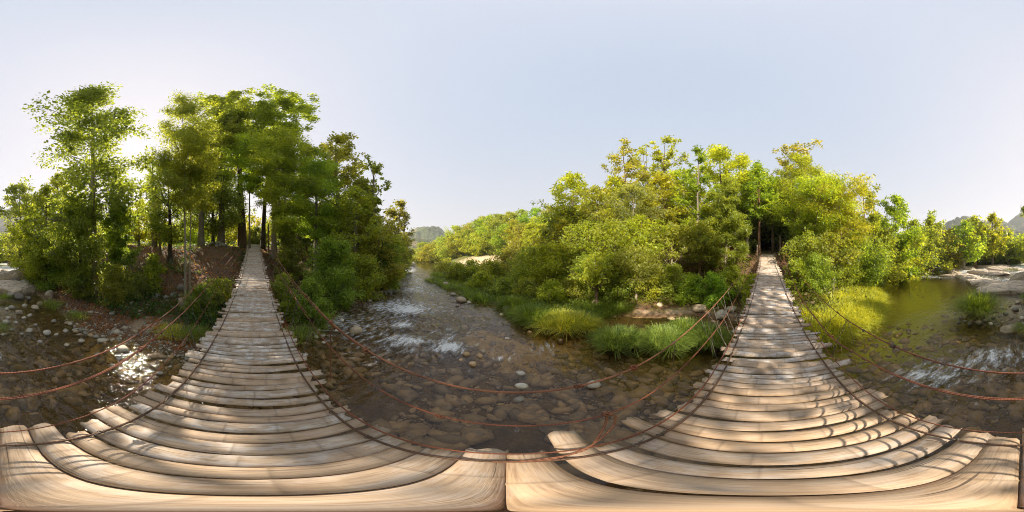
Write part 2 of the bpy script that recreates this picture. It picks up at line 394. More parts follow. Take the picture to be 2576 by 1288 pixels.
# river surface
keep_r = rad < 175
rw = rad[keep_r]; nw = len(rw)
RRw, AAw = np.meshgrid(rw, aa, indexing='ij'); wx, wy = (RRw*np.sin(AAw)).ravel(), (RRw*np.cos(AAw)).ravel()
sw, _ = sdf(wx, wy); lw = level(wx, wy)
def g2(x, y, r, q=None): return np.exp(-((wx-x)/r)**2 - ((wy-y)/(q or r))**2)
ax = wx*-.60 + wy*.80                                                     # metres downstream
down = sstep(2, 9, ax)*sstep(1.5, -2.5, wx*.8 + wy*.6 - 3.5)
turb = .24 + .85*down + .9*g2(-3.8, 5.0, 1.0) + .5*g2(-5.5, 8, 2) + .75*sstep(-11, -16, wy)*sstep(5, 1, wx) + 1.0*g2(1.6, -5, 4) + .35*g2(-3, -4, 3)
turb = turb*(1 - .45*np.clip(g2(8.5, -9.5, 4, 5.5) + g2(6.5, 5.5, 3), 0, 1)) + .5*g2(15.5, -24, 5)
fall = np.clip(1 - np.abs(level(wx, wy-1.5) - level(wx, wy+1.5))*0, 0, 1)
grad = np.abs(level(wx, wy-.8) - level(wx, wy+.8))
foam = .36*down*(.35+1.3*vnoise(wx*.5, wy*.5)) + .48*g2(-3.75, 4.95, .6, .5) + .55*g2(-6.3, 8.5, .9, .6) + .5*g2(-5.0, 6.3, .5) + .5*g2(-2.2, 5.3, .6, .5) + 1.6*np.clip(grad, 0, .5) \
    + .40*g2(1.6, -4.2, 1.1) + .42*g2(2.4, -3.2, .7) + .45*g2(.6, -5.3, .8) + .35*sstep(-12, -17, wy)*sstep(6, 0, wx) + .5*g2(16, -24, 4.5, 2.5) + .6*g2(12, -34, 9, 6) + .45*sstep(-26, -40, wy) \
    + .35*g2(1.2, 5.6, .7) + .3*g2(-.3, 5.0, .5)
wz = lw + turb*(.10*fbm(wx*.9, wy*.9, 3) + .05*fbm(wx*3, wy*3, 2)) + .10*g2(-3.7, 5.1, .5)
Fw = np.stack([i+j, i+k, i+na+k, i+na+j], -1)[:nw-1].reshape(-1, 4)
ok = (sw[Fw] < 1.2).any(1); Fw = Fw[ok]
used = np.unique(Fw); mp_ = np.full(len(wx), -1); mp_[used] = np.arange(len(used))
water = mk('river', np.stack([wx, wy, wz], -1)[used], mp_[Fw], M_water, attr=dict(turb=np.clip(turb, .05, 1)[used], foam=foam[used]), smooth=True)
tag(water, kind='structure')

# ------------------------------------------------------------------ the hanging bamboo bridge
r = rs(11)
def zdeck(x): x = np.asarray(x, float); return -1.6 + np.where(x < 0, .0079, .0055)*x*x
def yc(x): x = np.asarray(x, float); return np.where(x < 0, -.12 - .15*(x/19)**2, -.12 + .2*(x/17.5)**2)
BRIDGE = empty('suspension_bridge', (0, -.12, -1.6))
tag(BRIDGE, 'long sagging footbridge of split bamboo slung on rusty cables across the river', 'footbridge')
bo = np.array([0, -.12, -1.6])

def plank_geo(w, ya, yb, r, fine=True, hr=.24):
    L = yb-ya; step = r.uniform(.26, .42); nodes = np.arange(ya + r.uniform(.05, .3), yb-.02, step)
    ys = np.linspace(ya, yb, 26 if fine else 8)
    if fine: ys = np.unique(np.round(np.concatenate([ys] + [nodes+o for o in (-.02, -.008, 0, .008, .02)]), 4))
    ys = ys[(ys >= ya) & (ys <= yb)]
    m = 7 if fine else 4
    th = np.linspace(np.pi*.96, np.pi*.04, m)
    hgt = w*hr*r.uniform(.8, 1.2); t = .010
    top = np.stack([np.cos(th)*w/2, np.sin(th)*hgt], -1); bot = np.stack([np.cos(th)*(w/2-.002), np.sin(th)*hgt*.75-t], -1)[::-1]
    sec = np.concatenate([top, bot]); k = len(sec)
    nd_ = np.zeros(len(ys))
    for q in nodes: nd_ = np.maximum(nd_, np.clip(1-np.abs(ys-q)/.012, 0, 1))
    tp = 1 + r.uniform(-.12, .12)*(ys-ya)/L
    ph = r.uniform(0, 6.28, 4); am = r.uniform(.002, .008)
    bx = am*np.sin(ys*r.uniform(2, 4)+ph[0]) + r.uniform(-.012, .012)*((ys-ya)/L-.5)
    bz = r.uniform(-.012, .004)*(1-((ys-ya)/L*2-1)**2) + .003*np.sin(ys*7+ph[1])
    V = np.zeros((len(ys), k, 3))
    V[:, :, 0] = sec[None, :, 0]*(tp*(1+.035*nd_))[:, None] + bx[:, None]
    V[:, :, 1] = ys[:, None]
    V[:, :, 2] = sec[None, :, 1]*(1+.06*nd_)[:, None] + bz[:, None]
    jag = r.uniform(-.022, .022, k); jag[m:] = jag[:m][::-1]; V[0, :, 1] += jag
    jag = r.uniform(-.022, .022, k); jag[m:] = jag[:m][::-1]; V[-1, :, 1] += jag
    nn = len(ys); ii = np.arange(nn-1)[:, None]*k; jj = np.arange(k)[None, :]; kk = (jj+1) % k
    F = np.stack([ii+jj, ii+k+jj, ii+k+kk, ii+kk], -1).reshape(-1, 4)
    e = np.array([[a, a+1, k-2-a, k-1-a] for a in range(m-1)])
    F = np.concatenate([F, e, (e + (nn-1)*k)[:, ::-1]])
    uv = np.stack([np.repeat(ys, k), np.tile(np.concatenate([np.linspace(0, w, m), np.linspace(w, 0, m)]), nn)], -1)
    return V.reshape(-1, 3), F, uv, np.repeat(nd_, k)

planks = []                                   # centre x, width
def lay(sign, first):
    x = 0.0
    lim = 19.3 if sign < 0 else 17.8
    k = 0
    while x < lim:
        w = first[k] if k < len(first) else r.uniform(.075, .135)
        gap = r.choice([.004, .008, .014, .024], p=[.35, .3, .2, .15])
        planks.append((sign*(x+w/2), w)); x += w+gap; k += 1
lay(-1, [.165, .15, .12, .125, .125, .11, .12, .09, .12, .10, .12])
lay(1, [.155, .155, .13, .125, .12, .12, .11, .13, .10, .12, .12])
order = sorted(range(len(planks)), key=lambda q: abs(planks[q][0]))
rest = MB(); rest_node = []
for rank, q in enumerate(order):
    x, w = planks[q]
    hw = .76 if abs(x) < 3 else .72
    ya, yb = -hw + r.normal(0, .05), hw + r.normal(0, .05)
    if r.rand() < .10: yb += r.uniform(.05, .14)
    if r.rand() < .08: ya -= r.uniform(.04, .12)
    fine = abs(x) < 9
    V, F, uv, ndv = plank_geo(w, ya, yb, r, fine, .30 if abs(x) < 2.2 else .42)
    sl_ = math.atan2(float(zdeck(x+.05)-zdeck(x-.05)), .1); ca, sa = math.cos(sl_), math.sin(sl_)
    yw = r.normal(0, .024); cw, sw_ = math.cos(yw), math.sin(yw)
    X = V[:, 0]*cw - V[:, 1]*sw_; Y = V[:, 0]*sw_ + V[:, 1]*cw
    V = np.stack([X*ca - V[:, 2]*sa, Y, X*sa + V[:, 2]*ca], -1)
    c = np.array([x, float(yc(x)), float(zdeck(x)) - .012 + r.uniform(-.016, .010)])
    tone = np.clip(r.beta(1.6, 1.6) + (.22 if abs(x) > 2 else -.30 if abs(x) < .9 else -.05), 0, 1)
    if rank < 100:
        o = mk('bamboo_plank', V, F, M_bamboo, BRIDGE, uv, dict(v=np.full(len(V), tone), node=ndv), True, c - bo)
    else:
        rest.add(V + c - bo, F, uv, tone); rest_node.append(ndv)
o = mk('planking', np.concatenate(rest.V), [np.concatenate(f) for f in rest.F.values()], M_bamboo, BRIDGE, np.concatenate(rest.U),
       dict(v=np.concatenate(rest.A), node=np.concatenate(rest_node)), True)
tag(o, 'farther bamboo planks', kind='stuff')

XS = np.concatenate([np.linspace(-19.2, -4, 40), np.linspace(-3.8, 3.8, 60), np.linspace(4, 17.6, 36)])
def smooth_interp(x, px, pv):
    v = np.interp(x, px, pv); xs = np.linspace(-1.0, 1.0, 15)
    return sum(np.interp(x+a*(.25+.12*np.abs(x)), px, pv) for a in xs)/15 if True else v
def path(pts, x=XS):
    p = np.array(pts, float)
    x = x[(x >= p[0, 0]) & (x <= p[-1, 0])]
    return np.stack([x, smooth_interp(x, p[:, 0], p[:, 1]), smooth_interp(x, p[:, 0], p[:, 2])], -1)
def cable(pts, rad, mat, name='cable', sides=6, jitter=0.0):
    P = np.array(pts, float)
    if jitter: P = P + np.stack([0*P[:, 0], jitter*fbm(P[:, 0]*1.3, P[:, 0]*0+3), jitter*fbm(P[:, 0]*1.3+9, P[:, 0]*0+7)], -1)
    V, F, uv = tube(P - bo, rad, sides)
    return mk(name, V, F, mat, BRIDGE, uv, None, True)
# ropes lying on the planks along both edges
xd = np.concatenate([np.linspace(-19.2, -3, 60), np.linspace(-2.9, 2.9, 60), np.linspace(3, 17.7, 50)])
for off, rr_ in ((.61, .010), (-.56, .011)):
    y = yc(xd) + off + .03*fbm(xd*1.1, xd*0+off*5)
    z = zdeck(xd) + .034 + .012*np.abs(fbm(xd*3, xd*0+1))
    V, F, uv = tube(np.stack([xd, y, z], -1) - bo, rr_, 7); mk('edge_rope', V, F, M_rope, BRIDGE, uv, None, True)
y = yc(xd) + .70 + .03*fbm(xd*.8, xd*0+2); z = zdeck(xd) + .05 + .03*np.abs(fbm(xd*2, xd*0+8)) + .006*np.abs(xd)
cable(np.stack([xd, y, z], -1), .0075, M_rust)
# hand cables, front side
F1 = [(-19.2, 1.42, 3.7), (-12, 1.15, 1.0), (-7, .98, -.22), (-3.6, .86, -.60), (-1.45, .80, -.80), (0, .75, -.845), (.74, .80, -.895), (2.6, .9, -.88), (8.2, .95, -.43), (15, 1.05, .3), (17.6, 1.15, 1.1)]
F1b = [(-18.2, 1.6, .55), (-12, 1.35, -.05), (-7, 1.05, -.52), (-3.6, .90, -.72), (-1.45, .81, -.82), (-.98, .78, -.835)]
F2 = [(-17.5, 1.62, -.1), (-12, 1.35, -.55), (-7, 1.05, -.88), (-3.6, .90, -1.02), (-1.6, .80, -1.14), (0, .72, -1.25), (.48, .72, -1.28), (1.22, .75, -1.21), (3, .8, -1.23), (8, .9, -.75), (17.6, 1.1, .55)]
B1 = [(-19.2, -1.9, 3.5), (-14, -1.75, 1.4), (-10, -1.62, .28), (-6.1, -1.5, -.28), (-2.35, -1.2, -.80), (-.85, -1.05, -.88), (0, -1.0, -.88), (1.8, -1.1, -.98), (4, -1.18, -.98), (10, -1.25, -.15), (17.6, -1.3, 2.1)]
B2 = [(-19.2, -1.6, 2.3), (-12, -1.5, .3), (-6, -1.3, -.55), (-1.55, -1.05, -.98), (0, -.95, -1.14), (1.2, -.95, -1.22), (2.25, -.95, -1.36), (4.5, -1.0, -1.33), (10, -1.1, -.55), (17.6, -1.25, 1.5)]
B3 = [(-19.2, -1.3, 1.9), (-14, -1.25, .7), (-8, -1.15, -.4), (-3.7, -1.08, -1.1), (0, -.80, -1.50), (.62, -.79, -1.57), (4, -.85, -1.42), (10, -1.0, -.85), (17.6, -1.1, .9)]
p1 = path(F1); cable(p1, .0075, M_orange, jitter=.015)
p1b = path(F1b); cable(p1b, .0065, M_orange, jitter=.02)
q = p1[p1[:, 0] < -.95] + np.array([0, .018, -.016]); cable(q, .0065, M_orange, jitter=.03)
p2 = path(F2); cable(p2, .007, M_rust, jitter=.02)
q = p2[p2[:, 0] < -3] + np.array([0, .10, -.10]); cable(q, .007, M_orange, jitter=.05)
b1 = path(B1); cable(b1, .0075, M_rust, jitter=.015)
b2 = path(B2); cable(b2, .008, M_rust, jitter=.015)
cable(b2 + np.array([0, .03, .022]), .006, M_rust, jitter=.03)
b3 = path(B3); cable(b3, .0065, M_rust, jitter=.02)
def on(p, x): return np.array([x, np.interp(x, p[:, 0], p[:, 1]), np.interp(x, p[:, 0], p[:, 2])])
# knots: a few tight turns of rope round the cables
def knot(c, r0, mat, turns=3, r=.007, axis='x'):
    t = np.linspace(0, 2*np.pi*turns, turns*12); rr_ = r0*(1+.25*np.sin(t*1.7))
    P = np.stack([np.linspace(-.022, .022, len(t)) + .008*np.sin(t*2.3), rr_*np.cos(t), rr_*np.sin(t)], -1) + c
    V, F, uv = tube(P - bo, r, 5); mk('knot', V, F, mat, BRIDGE, uv, None, True)
for p, x, m_ in ((p1, -.98, M_orange), (p1, -1.62, M_orange), (p1, .74, M_rust), (p1, -2.6, M_rust), (p2, .48, M_orange), (b2, -1.2, M_rust), (b1, -3.1, M_rust), (b1, -6.2, M_rust),
                 (p2, -4.3, M_orange), (b2, -4.9, M_orange), (b2, 2.3, M_rust), (p1, 4.1, M_rust), (b1, 1.1, M_wire)):
    knot(on(p, x), .019, m_)
for p, a_, b_ in ((p1, -9, 9), (p2, -8, 3), (b1, -9, 8), (b2, -8, 6)):
    for x in np.arange(a_, b_, 1.15):
        knot(on(p, x + r.normal(0, .25)), .0125, M_wire if r.rand() < .5 else M_rust, r.choice([2, 3]), .0035)
# thick loop of orange rope tying the middle cable to the deck edge
def line(pts, rad, mat, name, n=24, sides=5):
    p = np.array(pts, float); t = np.linspace(0, 1, len(p)); u = np.linspace(0, 1, n)
    k = np.linspace(-.12, .12, 7)
    P = np.stack([sum(np.interp(np.clip(u+a*u*(1-u)*2, 0, 1), t, p[:, c]) for a in k)/7 for c in range(3)], -1)
    V, F, uv = tube(P - bo, rad, sides); return mk(name, V, F, mat, BRIDGE, uv, None, True)
kx = on(p2, .48)
line([kx, kx+(-.03, -.03, -.10), (.36, .62, -1.46), (.30, .57, -1.53), (.20, .53, -1.545), (.02, .50, -1.55)], .0075, M_orange, 'tie_rope')
line([kx, kx+(.05, -.01, -.06), kx+(.01, -.05, -.13), (.36, .60, -1.47), (.26, .56, -1.54), (.12, .50, -1.55), (-.06, .49, -1.55)], .0075, M_orange, 'tie_rope')
kx = on(p1, -1.62)
line([kx, kx+(.02, .02, -.05), kx+(.03, -.02, -.10), kx+(.0, -.01, -.28), kx+(.04, -.03, -.45), (-1.42, .70, -1.50)], .006, M_rust, 'tie_rope')
line([kx, kx+(-.03, .03, -.06), kx+(-.01, .05, -.12), kx+(.03, .03, -.09), kx+(.01, 0, -.02)], .006, M_rust, 'tie_rope')
# hanger wires, thick on the ground towards both ends
hang = []
for s_, pt, pm, off in ((1, p1, p2, .72), (-1, b1, b2, -.74)):
    for x in np.concatenate([-np.geomspace(1.9, 18.8, 25), np.geomspace(2.0, 17.2, 22)]):
        x += r.normal(0, .06)
        hang.append((pt, x, off))
for pt, x, off in hang:
    top = on(pt, x); bx = x + r.normal(0, .10 + .02*abs(x)); bot = np.array([bx, float(yc(bx))+off, float(zdeck(bx))-.01])
    mid = (top+bot)/2 + r.normal(0, .02, 3)
    n = 9; t = np.linspace(0, 1, n)[:, None]
    P = top*(1-t)**2 + 2*mid*t*(1-t) + bot*t*t + np.concatenate([[[0, 0, 0]], r.normal(0, .010, (n-2, 3)), [[0, 0, 0]]])
    V, F, uv = tube(P - bo, .0038 if abs(x) < 6 else .006, 4); mk('hanger_wire', V, F, M_wire if abs(x) < 6 or r.rand() < .5 else M_rust, BRIDGE, uv, None, True)
# loose wire ends
for pt, x, L, dx in ((p1, 1.25, .62, .03), (p1, 2.3, .8, .1), (b1, -2.2, .5, .0), (b1, -3.0, .7, .1), (b1, 2.1, .42, -.15), (p1, -3.2, .7, .05), (p1, -4.6, .9, .05)):
    a = on(pt, x); n = 14; t = np.linspace(0, 1, n)
    P = a + np.stack([dx*t + .02*np.sin(t*9+x), .02*np.cos(t*11+x)*t - .04*t, -L*t], -1)
    V, F, uv = tube(P - bo, .0032, 4); mk('loose_wire', V, F, M_wire, BRIDGE, uv, None, True)
# thin twists of wire holding planks to the edge ropes
for x, off in ((-.62, .61), (.45, .61), (.62, .61), (-1.0, .61), (-.5, -.56), (.28, -.56), (.72, -.56), (-1.15, -.56), (1.2, .61), (1.25, -.56)):
    c = np.array([x, float(yc(x))+off, float(zdeck(x))+.036])
    t = np.linspace(0, 2*np.pi*2.2, 30)
    P = c + np.stack([.012*t/6 + .01*np.sin(t*.7), .018*np.cos(t), .014*np.sin(t)], -1)
    P = np.concatenate([P, P[-1] + np.stack([np.linspace(0, .07, 6), np.linspace(0, .02, 6), np.linspace(0, .004, 6)], -1)])
    V, F, uv = tube(P - bo, .003, 4); mk('wire_twist', V, F, M_wire, BRIDGE, uv, None, True)
M_post = plain('weathered post', (.33, .27, .2), (.2, .16, .12), .9, 4)
for x, y, zt, rr_ in ((-19.0, 1.45, 3.75, .10), (-17.2, 1.35, -.1, .06), (17.7, -1.32, 2.2, .08), (17.7, 1.18, 1.2, .07), (-18.2, 1.62, .62, .06)):
    zb = gz(x, y) - .3
    P = np.stack([np.full(8, x)+r.normal(0, .01, 8), np.full(8, y)+r.normal(0, .01, 8), np.linspace(zb, zt, 8)], -1)
    V, F, uv = tube(P - bo, np.linspace(rr_*1.1, rr_*.9, 8), 8); mk('anchor_post', V, F, M_post, BRIDGE, uv, None, True)

# ------------------------------------------------------------------ trees, bushes, grasses
KINDS = dict(     # cb crown base, prof outline, np primaries, up (low, high) branch angles, ns secondaries, cov leaf cover, flat cluster flatness, rc cluster radius/R, lw leaf width
    broad=dict(cb=.28, prof='cone', np=44, up=(5, 40), ns=5, cov=1.7, flat=.45, rc=.17, fill=1.2, lw=.55, droop=.35),
    oval=dict(cb=.22, prof='oval', np=28, up=(15, 65), ns=5, cov=2.2, flat=.65, rc=.19, lw=.5, droop=.15),
    slender=dict(cb=.34, prof='oval', np=30, up=(25, 60), ns=3, cov=2.4, flat=.8, rc=.22, lw=.3, droop=.45),
    umbrella=dict(cb=.42, prof='umbrella', np=30, up=(12, 50), ns=6, cov=2.6, flat=.55, rc=.17, lw=.6, droop=.0),
    feather=dict(cb=.30, prof='umbrella', np=28, up=(5, 50), ns=5, cov=2.1, flat=.5, rc=.21, lw=.28, droop=.35),
    sparse=dict(cb=.45, prof='vase', np=16, up=(30, 65), ns=4, cov=1.0, flat=.5, rc=.17, lw=.5, droop=.0, fill=.3),
    dense=dict(cb=.16, prof='oval', np=30, up=(5, 60), ns=4, cov=4.0, flat=.8, rc=.24, lw=.38, droop=.3),
    bush=dict(cb=.02, prof='dome', np=26, up=(10, 70), ns=4, cov=3.6, flat=.8, rc=.22, lw=.45, droop=.15),
    conifer=dict(cb=.10, prof='cone', np=40, up=(10, 50), ns=4, cov=3.4, flat=.6, rc=.16, lw=.25, droop=.2),
)
def prof(kind, t):
    t = np.clip(t, 0, 1)
    if kind == 'cone': return np.where(t < .2, .7+1.5*t, np.clip((1-t)/.8, 0, 1)**.65*.98 + .05)
    if kind == 'oval': return np.sqrt(np.clip(1-(1.9*t-.88)**2, .03, 1))
    if kind == 'umbrella': return np.where(t < .62, .38+.62*(t/.62)**.8, np.sqrt(np.clip(1-((t-.62)/.42)**2, .02, 1)))
    if kind == 'vase': return .35 + .65*np.sqrt(np.clip(1-(1.6*t-.9)**2, .0, 1))
    return np.sqrt(np.clip(1-(t*.98)**2.2, .02, 1))*(.75+.25*np.minimum(t*4, 1))

def leaves(cl, crad, nleaf, L, kd, r, weight=None):
    n = len(cl); w = crad**2 if weight is None else weight; idx = r.choice(n, nleaf, p=w/w.sum())
    g = r.normal(0, 1, (nleaf, 3)); g *= (1.25*r.rand(nleaf)**.5 / (np.linalg.norm(g, axis=1)+1e-6))[:, None]
    g[:, 2] *= kd['flat']
    P = cl[idx] + g*crad[idx][:, None]
    nrm = r.normal(0, .62, (nleaf, 3)) + np.array([0, 0, .75]); nrm /= np.linalg.norm(nrm, axis=1)[:, None]
    a = r.normal(0, 1, (nleaf, 3)); a[:, 2] -= kd['droop']*2
    a -= nrm*(a*nrm).sum(1)[:, None]; a /= np.linalg.norm(a, axis=1)[:, None]+1e-6
    b = np.cross(nrm, a); Ls = L*np.clip(r.lognormal(-.05, .32, nleaf), .4, 1.9)[:, None]; Wd = Ls*kd['lw']*.5
    mid = P + a*Ls*.45 - nrm*Ls*.0
    V = np.stack([P, mid + b*Wd, P + a*Ls - np.array([0, 0, 1])*Ls*kd['droop']*.25, mid - b*Wd], 1).reshape(-1, 3)
    tone = r.rand(n)[idx]*.55 + r.rand(nleaf)*.45
    return V, np.arange(nleaf*4).reshape(-1, 4), np.repeat(tone, 4)

def grow(kind, h, rad_, r, L, r0=None, stems=1, lean=(0, 0), cap=15000, shift=(0, 0), **over):
    """trunk-with-limbs and crown geometry in the tree's own space"""
    kd = dict(KINDS[kind]); kd.update(over)
    tb = MB(); cl, cr = [], []
    r0 = r0 or .018*h + .05
    cb = kd['cb']; npb = kd['np']
    shx, shy = shift
    for s in range(stems):
        off = np.array([r.normal(0, .25), r.normal(0, .25), 0])*(stems > 1)*min(1, h/8)
        t = np.linspace(0, 1, 10); hs = h*(1 if s == 0 else r.uniform(.8, .97))*.96
        wob = np.cumsum(r.normal(0, .012*h, (10, 2)), axis=0)*t[:, None]*.5
        spread = off[:2]*(t[:, None]*3)
        T = np.zeros((10, 3)); T[:, :2] = off[:2] + wob + spread + np.outer(t, lean) + np.outer(t**1.5, (shx, shy)); T[:, 2] = hs*t
        T[0, 2] -= .35
        rr_ = r0*(1-t*.86)*(1 if s == 0 else .8); rr_[0] *= 1.35
        V, F, uv = tube(T, rr_, 8 if r0 > .12 else 6); tb.add(V, F, uv)
        pt = lambda q: np.array([np.interp(q, t, T[:, c]) for c in range(3)])
        for i in range(int(npb/stems**.5)):
            u = (i + r.rand())/int(npb/stems**.5)                       # height in the crown of the branch end
            ze = h*(cb + (1-cb)*u)
            ang = R(kd['up'][0] + (kd['up'][1]-kd['up'][0])*u + r.normal(0, 8))
            ln = rad_*float(prof(kd['prof'], u))*(r.uniform(.45, 1.28) if r.rand() < .75 else r.uniform(.25, .6))
            zs = np.clip(ze - ln*math.tan(ang), h*min(cb*.6, .4*cb+.02), h*.93)
            az = i*2.399 + r.normal(0, .5)
            p0 = pt(zs/hs); d = np.array([math.cos(az), math.sin(az), 0])
            p2 = np.array([p0[0]+d[0]*ln, p0[1]+d[1]*ln, ze]); p1 = (p0+p2)/2 + np.array([r.normal(0, .06*ln), r.normal(0, .06*ln), ln*(.10-.10*kd['droop'])])
            q = np.linspace(0, 1, 6)[:, None]; B = p0*(1-q)**2 + 2*p1*q*(1-q) + p2*q*q
            br = max(.012, r0*.32*(ln/rad_)**.7*(1-.55*u))
            V, F, uv = tube(B, np.linspace(br, br*.25, 6), 4); tb.add(V, F, uv)
            rc = rad_*kd['rc']*r.uniform(.7, 1.25)
            for f in (.6, .82, 1.0):
                cl.append(B[int(round(f*5))] + r.normal(0, rc*.2, 3)); cr.append(rc*(.75 if f < 1 else 1))
            for m in range(kd['ns']):
                f = r.uniform(.3, .95); k = f*5; b0 = B[int(k)] + (B[min(5, int(k)+1)]-B[int(k)])*(k-int(k))
                sa = az + r.choice([-1, 1])*r.uniform(.5, 1.25); sl2 = ln*r.uniform(.25, .5)*(1.15-f*.5)
                b2_ = b0 + np.array([math.cos(sa)*sl2, math.sin(sa)*sl2, sl2*(r.normal(.22, .25) - .3*kd['droop'])])
                if sl2 > .25:
                    V, F, uv = tube(np.stack([b0, (b0+b2_)/2 + r.normal(0, .04*sl2, 3), b2_]), np.array([br*.4, br*.28, br*.12]), 3); tb.add(V, F, uv)
                cl.append(b2_); cr.append(rc*.85)
        for q in (.97, 1.03): cl.append(pt(min(q, 1)) + np.array([0, 0, h*.02])); cr.append(rad_*kd['rc']*.8)
    for _ in range(int(npb*kd.get('fill', 1.6))):
        u = r.rand()**.8; q = rad_*float(prof(kd['prof'], u))*math.sqrt(r.uniform(.05, .92)); a = r.uniform(0, 6.28); ze = h*(cb + (1-cb)*u)
        k = min(1.0, ze/h); cl.append(np.array([lean[0]*k + shx*k**1.5 + q*math.cos(a), lean[1]*k + shy*k**1.5 + q*math.sin(a), ze])); cr.append(rad_*kd['rc']*r.uniform(.5, 1.1))
    cl, cr = np.array(cl), np.array(cr)
    area = 2*rad_*(h*(1-cb))*.75
    la = L*L*kd['lw']*.5
    n = int(min(cap, max(300, kd['cov']*2.3*area/la)))
    LV = leaves(cl, cr, n, L, kd, r)
    return tb, LV

LIFT = 2.0
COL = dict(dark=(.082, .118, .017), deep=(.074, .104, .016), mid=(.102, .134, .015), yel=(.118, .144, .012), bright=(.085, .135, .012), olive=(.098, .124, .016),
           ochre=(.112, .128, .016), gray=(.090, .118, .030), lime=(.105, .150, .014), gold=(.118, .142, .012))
BARK = dict(grey=(.24, .20, .16), brown=(.14, .095, .065), pale=(.40, .34, .26), dark=(.07, .05, .04), red=(.22, .12, .07))
TREES = []
def tree(kind, px, d=None, top=None, hw=None, col='mid', label='', base=None, bark='brown', name='tree', cat='tree', group=None, seed=0, h=None, rad_=None, L=None, **kw):
    """a tree or bush standing on the ground: bearing px, distance d (or where the sight line through `base` meets the ground),
    height from the elevation of its top, crown half width from hw"""
    if base is not None:
        x, y, d = hit(px, base)
    else:
        x, y = at(px, d)
    zg = gz(x, y)
    if h is None: h = d*math.tan(elev(top)) - zg
    if rad_ is None: rad_ = 1.42*d*math.tan(hw*R(.13975))
    kw['cap'] = kw.get('cap', 15000)*2.6
    r = rs(int(px*7+d*31+seed) % 100000)
    L = L or float(np.clip(.0135*d + .03, .12, .8))
    jit = np.array([r.normal(0, .03), r.normal(0, .06), r.normal(0, .1)])
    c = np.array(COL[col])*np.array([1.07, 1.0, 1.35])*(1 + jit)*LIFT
    tb, (V, F, tone) = grow(kind, h, rad_, r, L, **kw)
    root = empty(name, (x, y, zg), 0)
    tag(root, label, cat, group)
    tk = tb.build('trunk' if cat == 'tree' else 'stem', M_bark, root, True)
    tk.color = (*BARK[bark], 1)
    cr = mk('crown' if cat == 'tree' else 'foliage', V, F, M_leaf, root, attr=dict(v=tone))
    cr.color = (*np.clip(c, .005, .5), 1)
    TREES.append((x, y))
    return root

# --- left bank
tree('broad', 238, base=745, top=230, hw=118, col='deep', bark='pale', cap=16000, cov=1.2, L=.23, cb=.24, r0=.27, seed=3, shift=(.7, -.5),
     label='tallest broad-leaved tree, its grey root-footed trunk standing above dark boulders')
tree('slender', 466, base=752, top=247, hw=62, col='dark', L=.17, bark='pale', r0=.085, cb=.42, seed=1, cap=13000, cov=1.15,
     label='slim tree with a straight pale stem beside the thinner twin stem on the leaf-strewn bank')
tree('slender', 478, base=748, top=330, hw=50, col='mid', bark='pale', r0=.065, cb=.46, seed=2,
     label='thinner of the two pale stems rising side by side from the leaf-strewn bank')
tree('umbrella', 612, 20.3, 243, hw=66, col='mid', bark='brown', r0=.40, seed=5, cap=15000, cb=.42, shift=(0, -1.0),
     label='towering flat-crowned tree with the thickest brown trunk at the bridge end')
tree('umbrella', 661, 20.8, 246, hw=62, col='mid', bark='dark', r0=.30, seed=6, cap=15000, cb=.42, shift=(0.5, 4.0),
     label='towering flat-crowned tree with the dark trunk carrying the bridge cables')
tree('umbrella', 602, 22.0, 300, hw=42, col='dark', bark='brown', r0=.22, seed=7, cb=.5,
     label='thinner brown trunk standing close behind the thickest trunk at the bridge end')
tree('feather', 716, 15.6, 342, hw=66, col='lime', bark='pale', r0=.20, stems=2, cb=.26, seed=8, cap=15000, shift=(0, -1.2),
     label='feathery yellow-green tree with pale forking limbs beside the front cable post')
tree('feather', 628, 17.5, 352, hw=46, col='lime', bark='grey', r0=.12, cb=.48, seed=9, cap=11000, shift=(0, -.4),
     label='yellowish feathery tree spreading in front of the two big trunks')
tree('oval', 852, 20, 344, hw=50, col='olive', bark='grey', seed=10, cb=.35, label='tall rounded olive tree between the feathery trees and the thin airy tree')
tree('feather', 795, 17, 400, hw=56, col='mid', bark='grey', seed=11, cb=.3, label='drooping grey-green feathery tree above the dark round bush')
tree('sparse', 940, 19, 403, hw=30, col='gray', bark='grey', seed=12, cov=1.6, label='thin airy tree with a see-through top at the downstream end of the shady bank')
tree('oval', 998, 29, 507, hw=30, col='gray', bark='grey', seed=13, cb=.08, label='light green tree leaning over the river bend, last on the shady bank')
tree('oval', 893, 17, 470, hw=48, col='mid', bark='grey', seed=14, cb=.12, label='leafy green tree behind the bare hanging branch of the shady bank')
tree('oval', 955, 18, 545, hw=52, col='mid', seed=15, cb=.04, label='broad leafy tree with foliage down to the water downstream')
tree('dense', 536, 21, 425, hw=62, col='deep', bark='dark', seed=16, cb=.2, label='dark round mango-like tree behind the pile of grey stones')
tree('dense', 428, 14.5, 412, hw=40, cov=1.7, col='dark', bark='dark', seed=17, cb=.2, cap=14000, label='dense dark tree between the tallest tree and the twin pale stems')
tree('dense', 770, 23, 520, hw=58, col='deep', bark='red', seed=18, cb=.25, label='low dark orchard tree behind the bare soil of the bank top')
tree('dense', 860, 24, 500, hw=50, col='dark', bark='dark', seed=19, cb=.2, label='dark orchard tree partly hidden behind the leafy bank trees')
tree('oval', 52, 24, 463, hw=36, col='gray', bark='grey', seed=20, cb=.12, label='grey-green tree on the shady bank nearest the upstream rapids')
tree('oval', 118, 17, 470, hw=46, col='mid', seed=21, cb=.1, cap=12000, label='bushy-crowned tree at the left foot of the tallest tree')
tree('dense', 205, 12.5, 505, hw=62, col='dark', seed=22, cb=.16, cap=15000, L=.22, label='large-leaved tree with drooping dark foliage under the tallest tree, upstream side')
tree('dense', 296, 12.2, 505, hw=34, col='dark', seed=23, cb=.22, cap=13000, L=.22, label='large-leaved tree with drooping foliage under the tallest tree, bridge side')
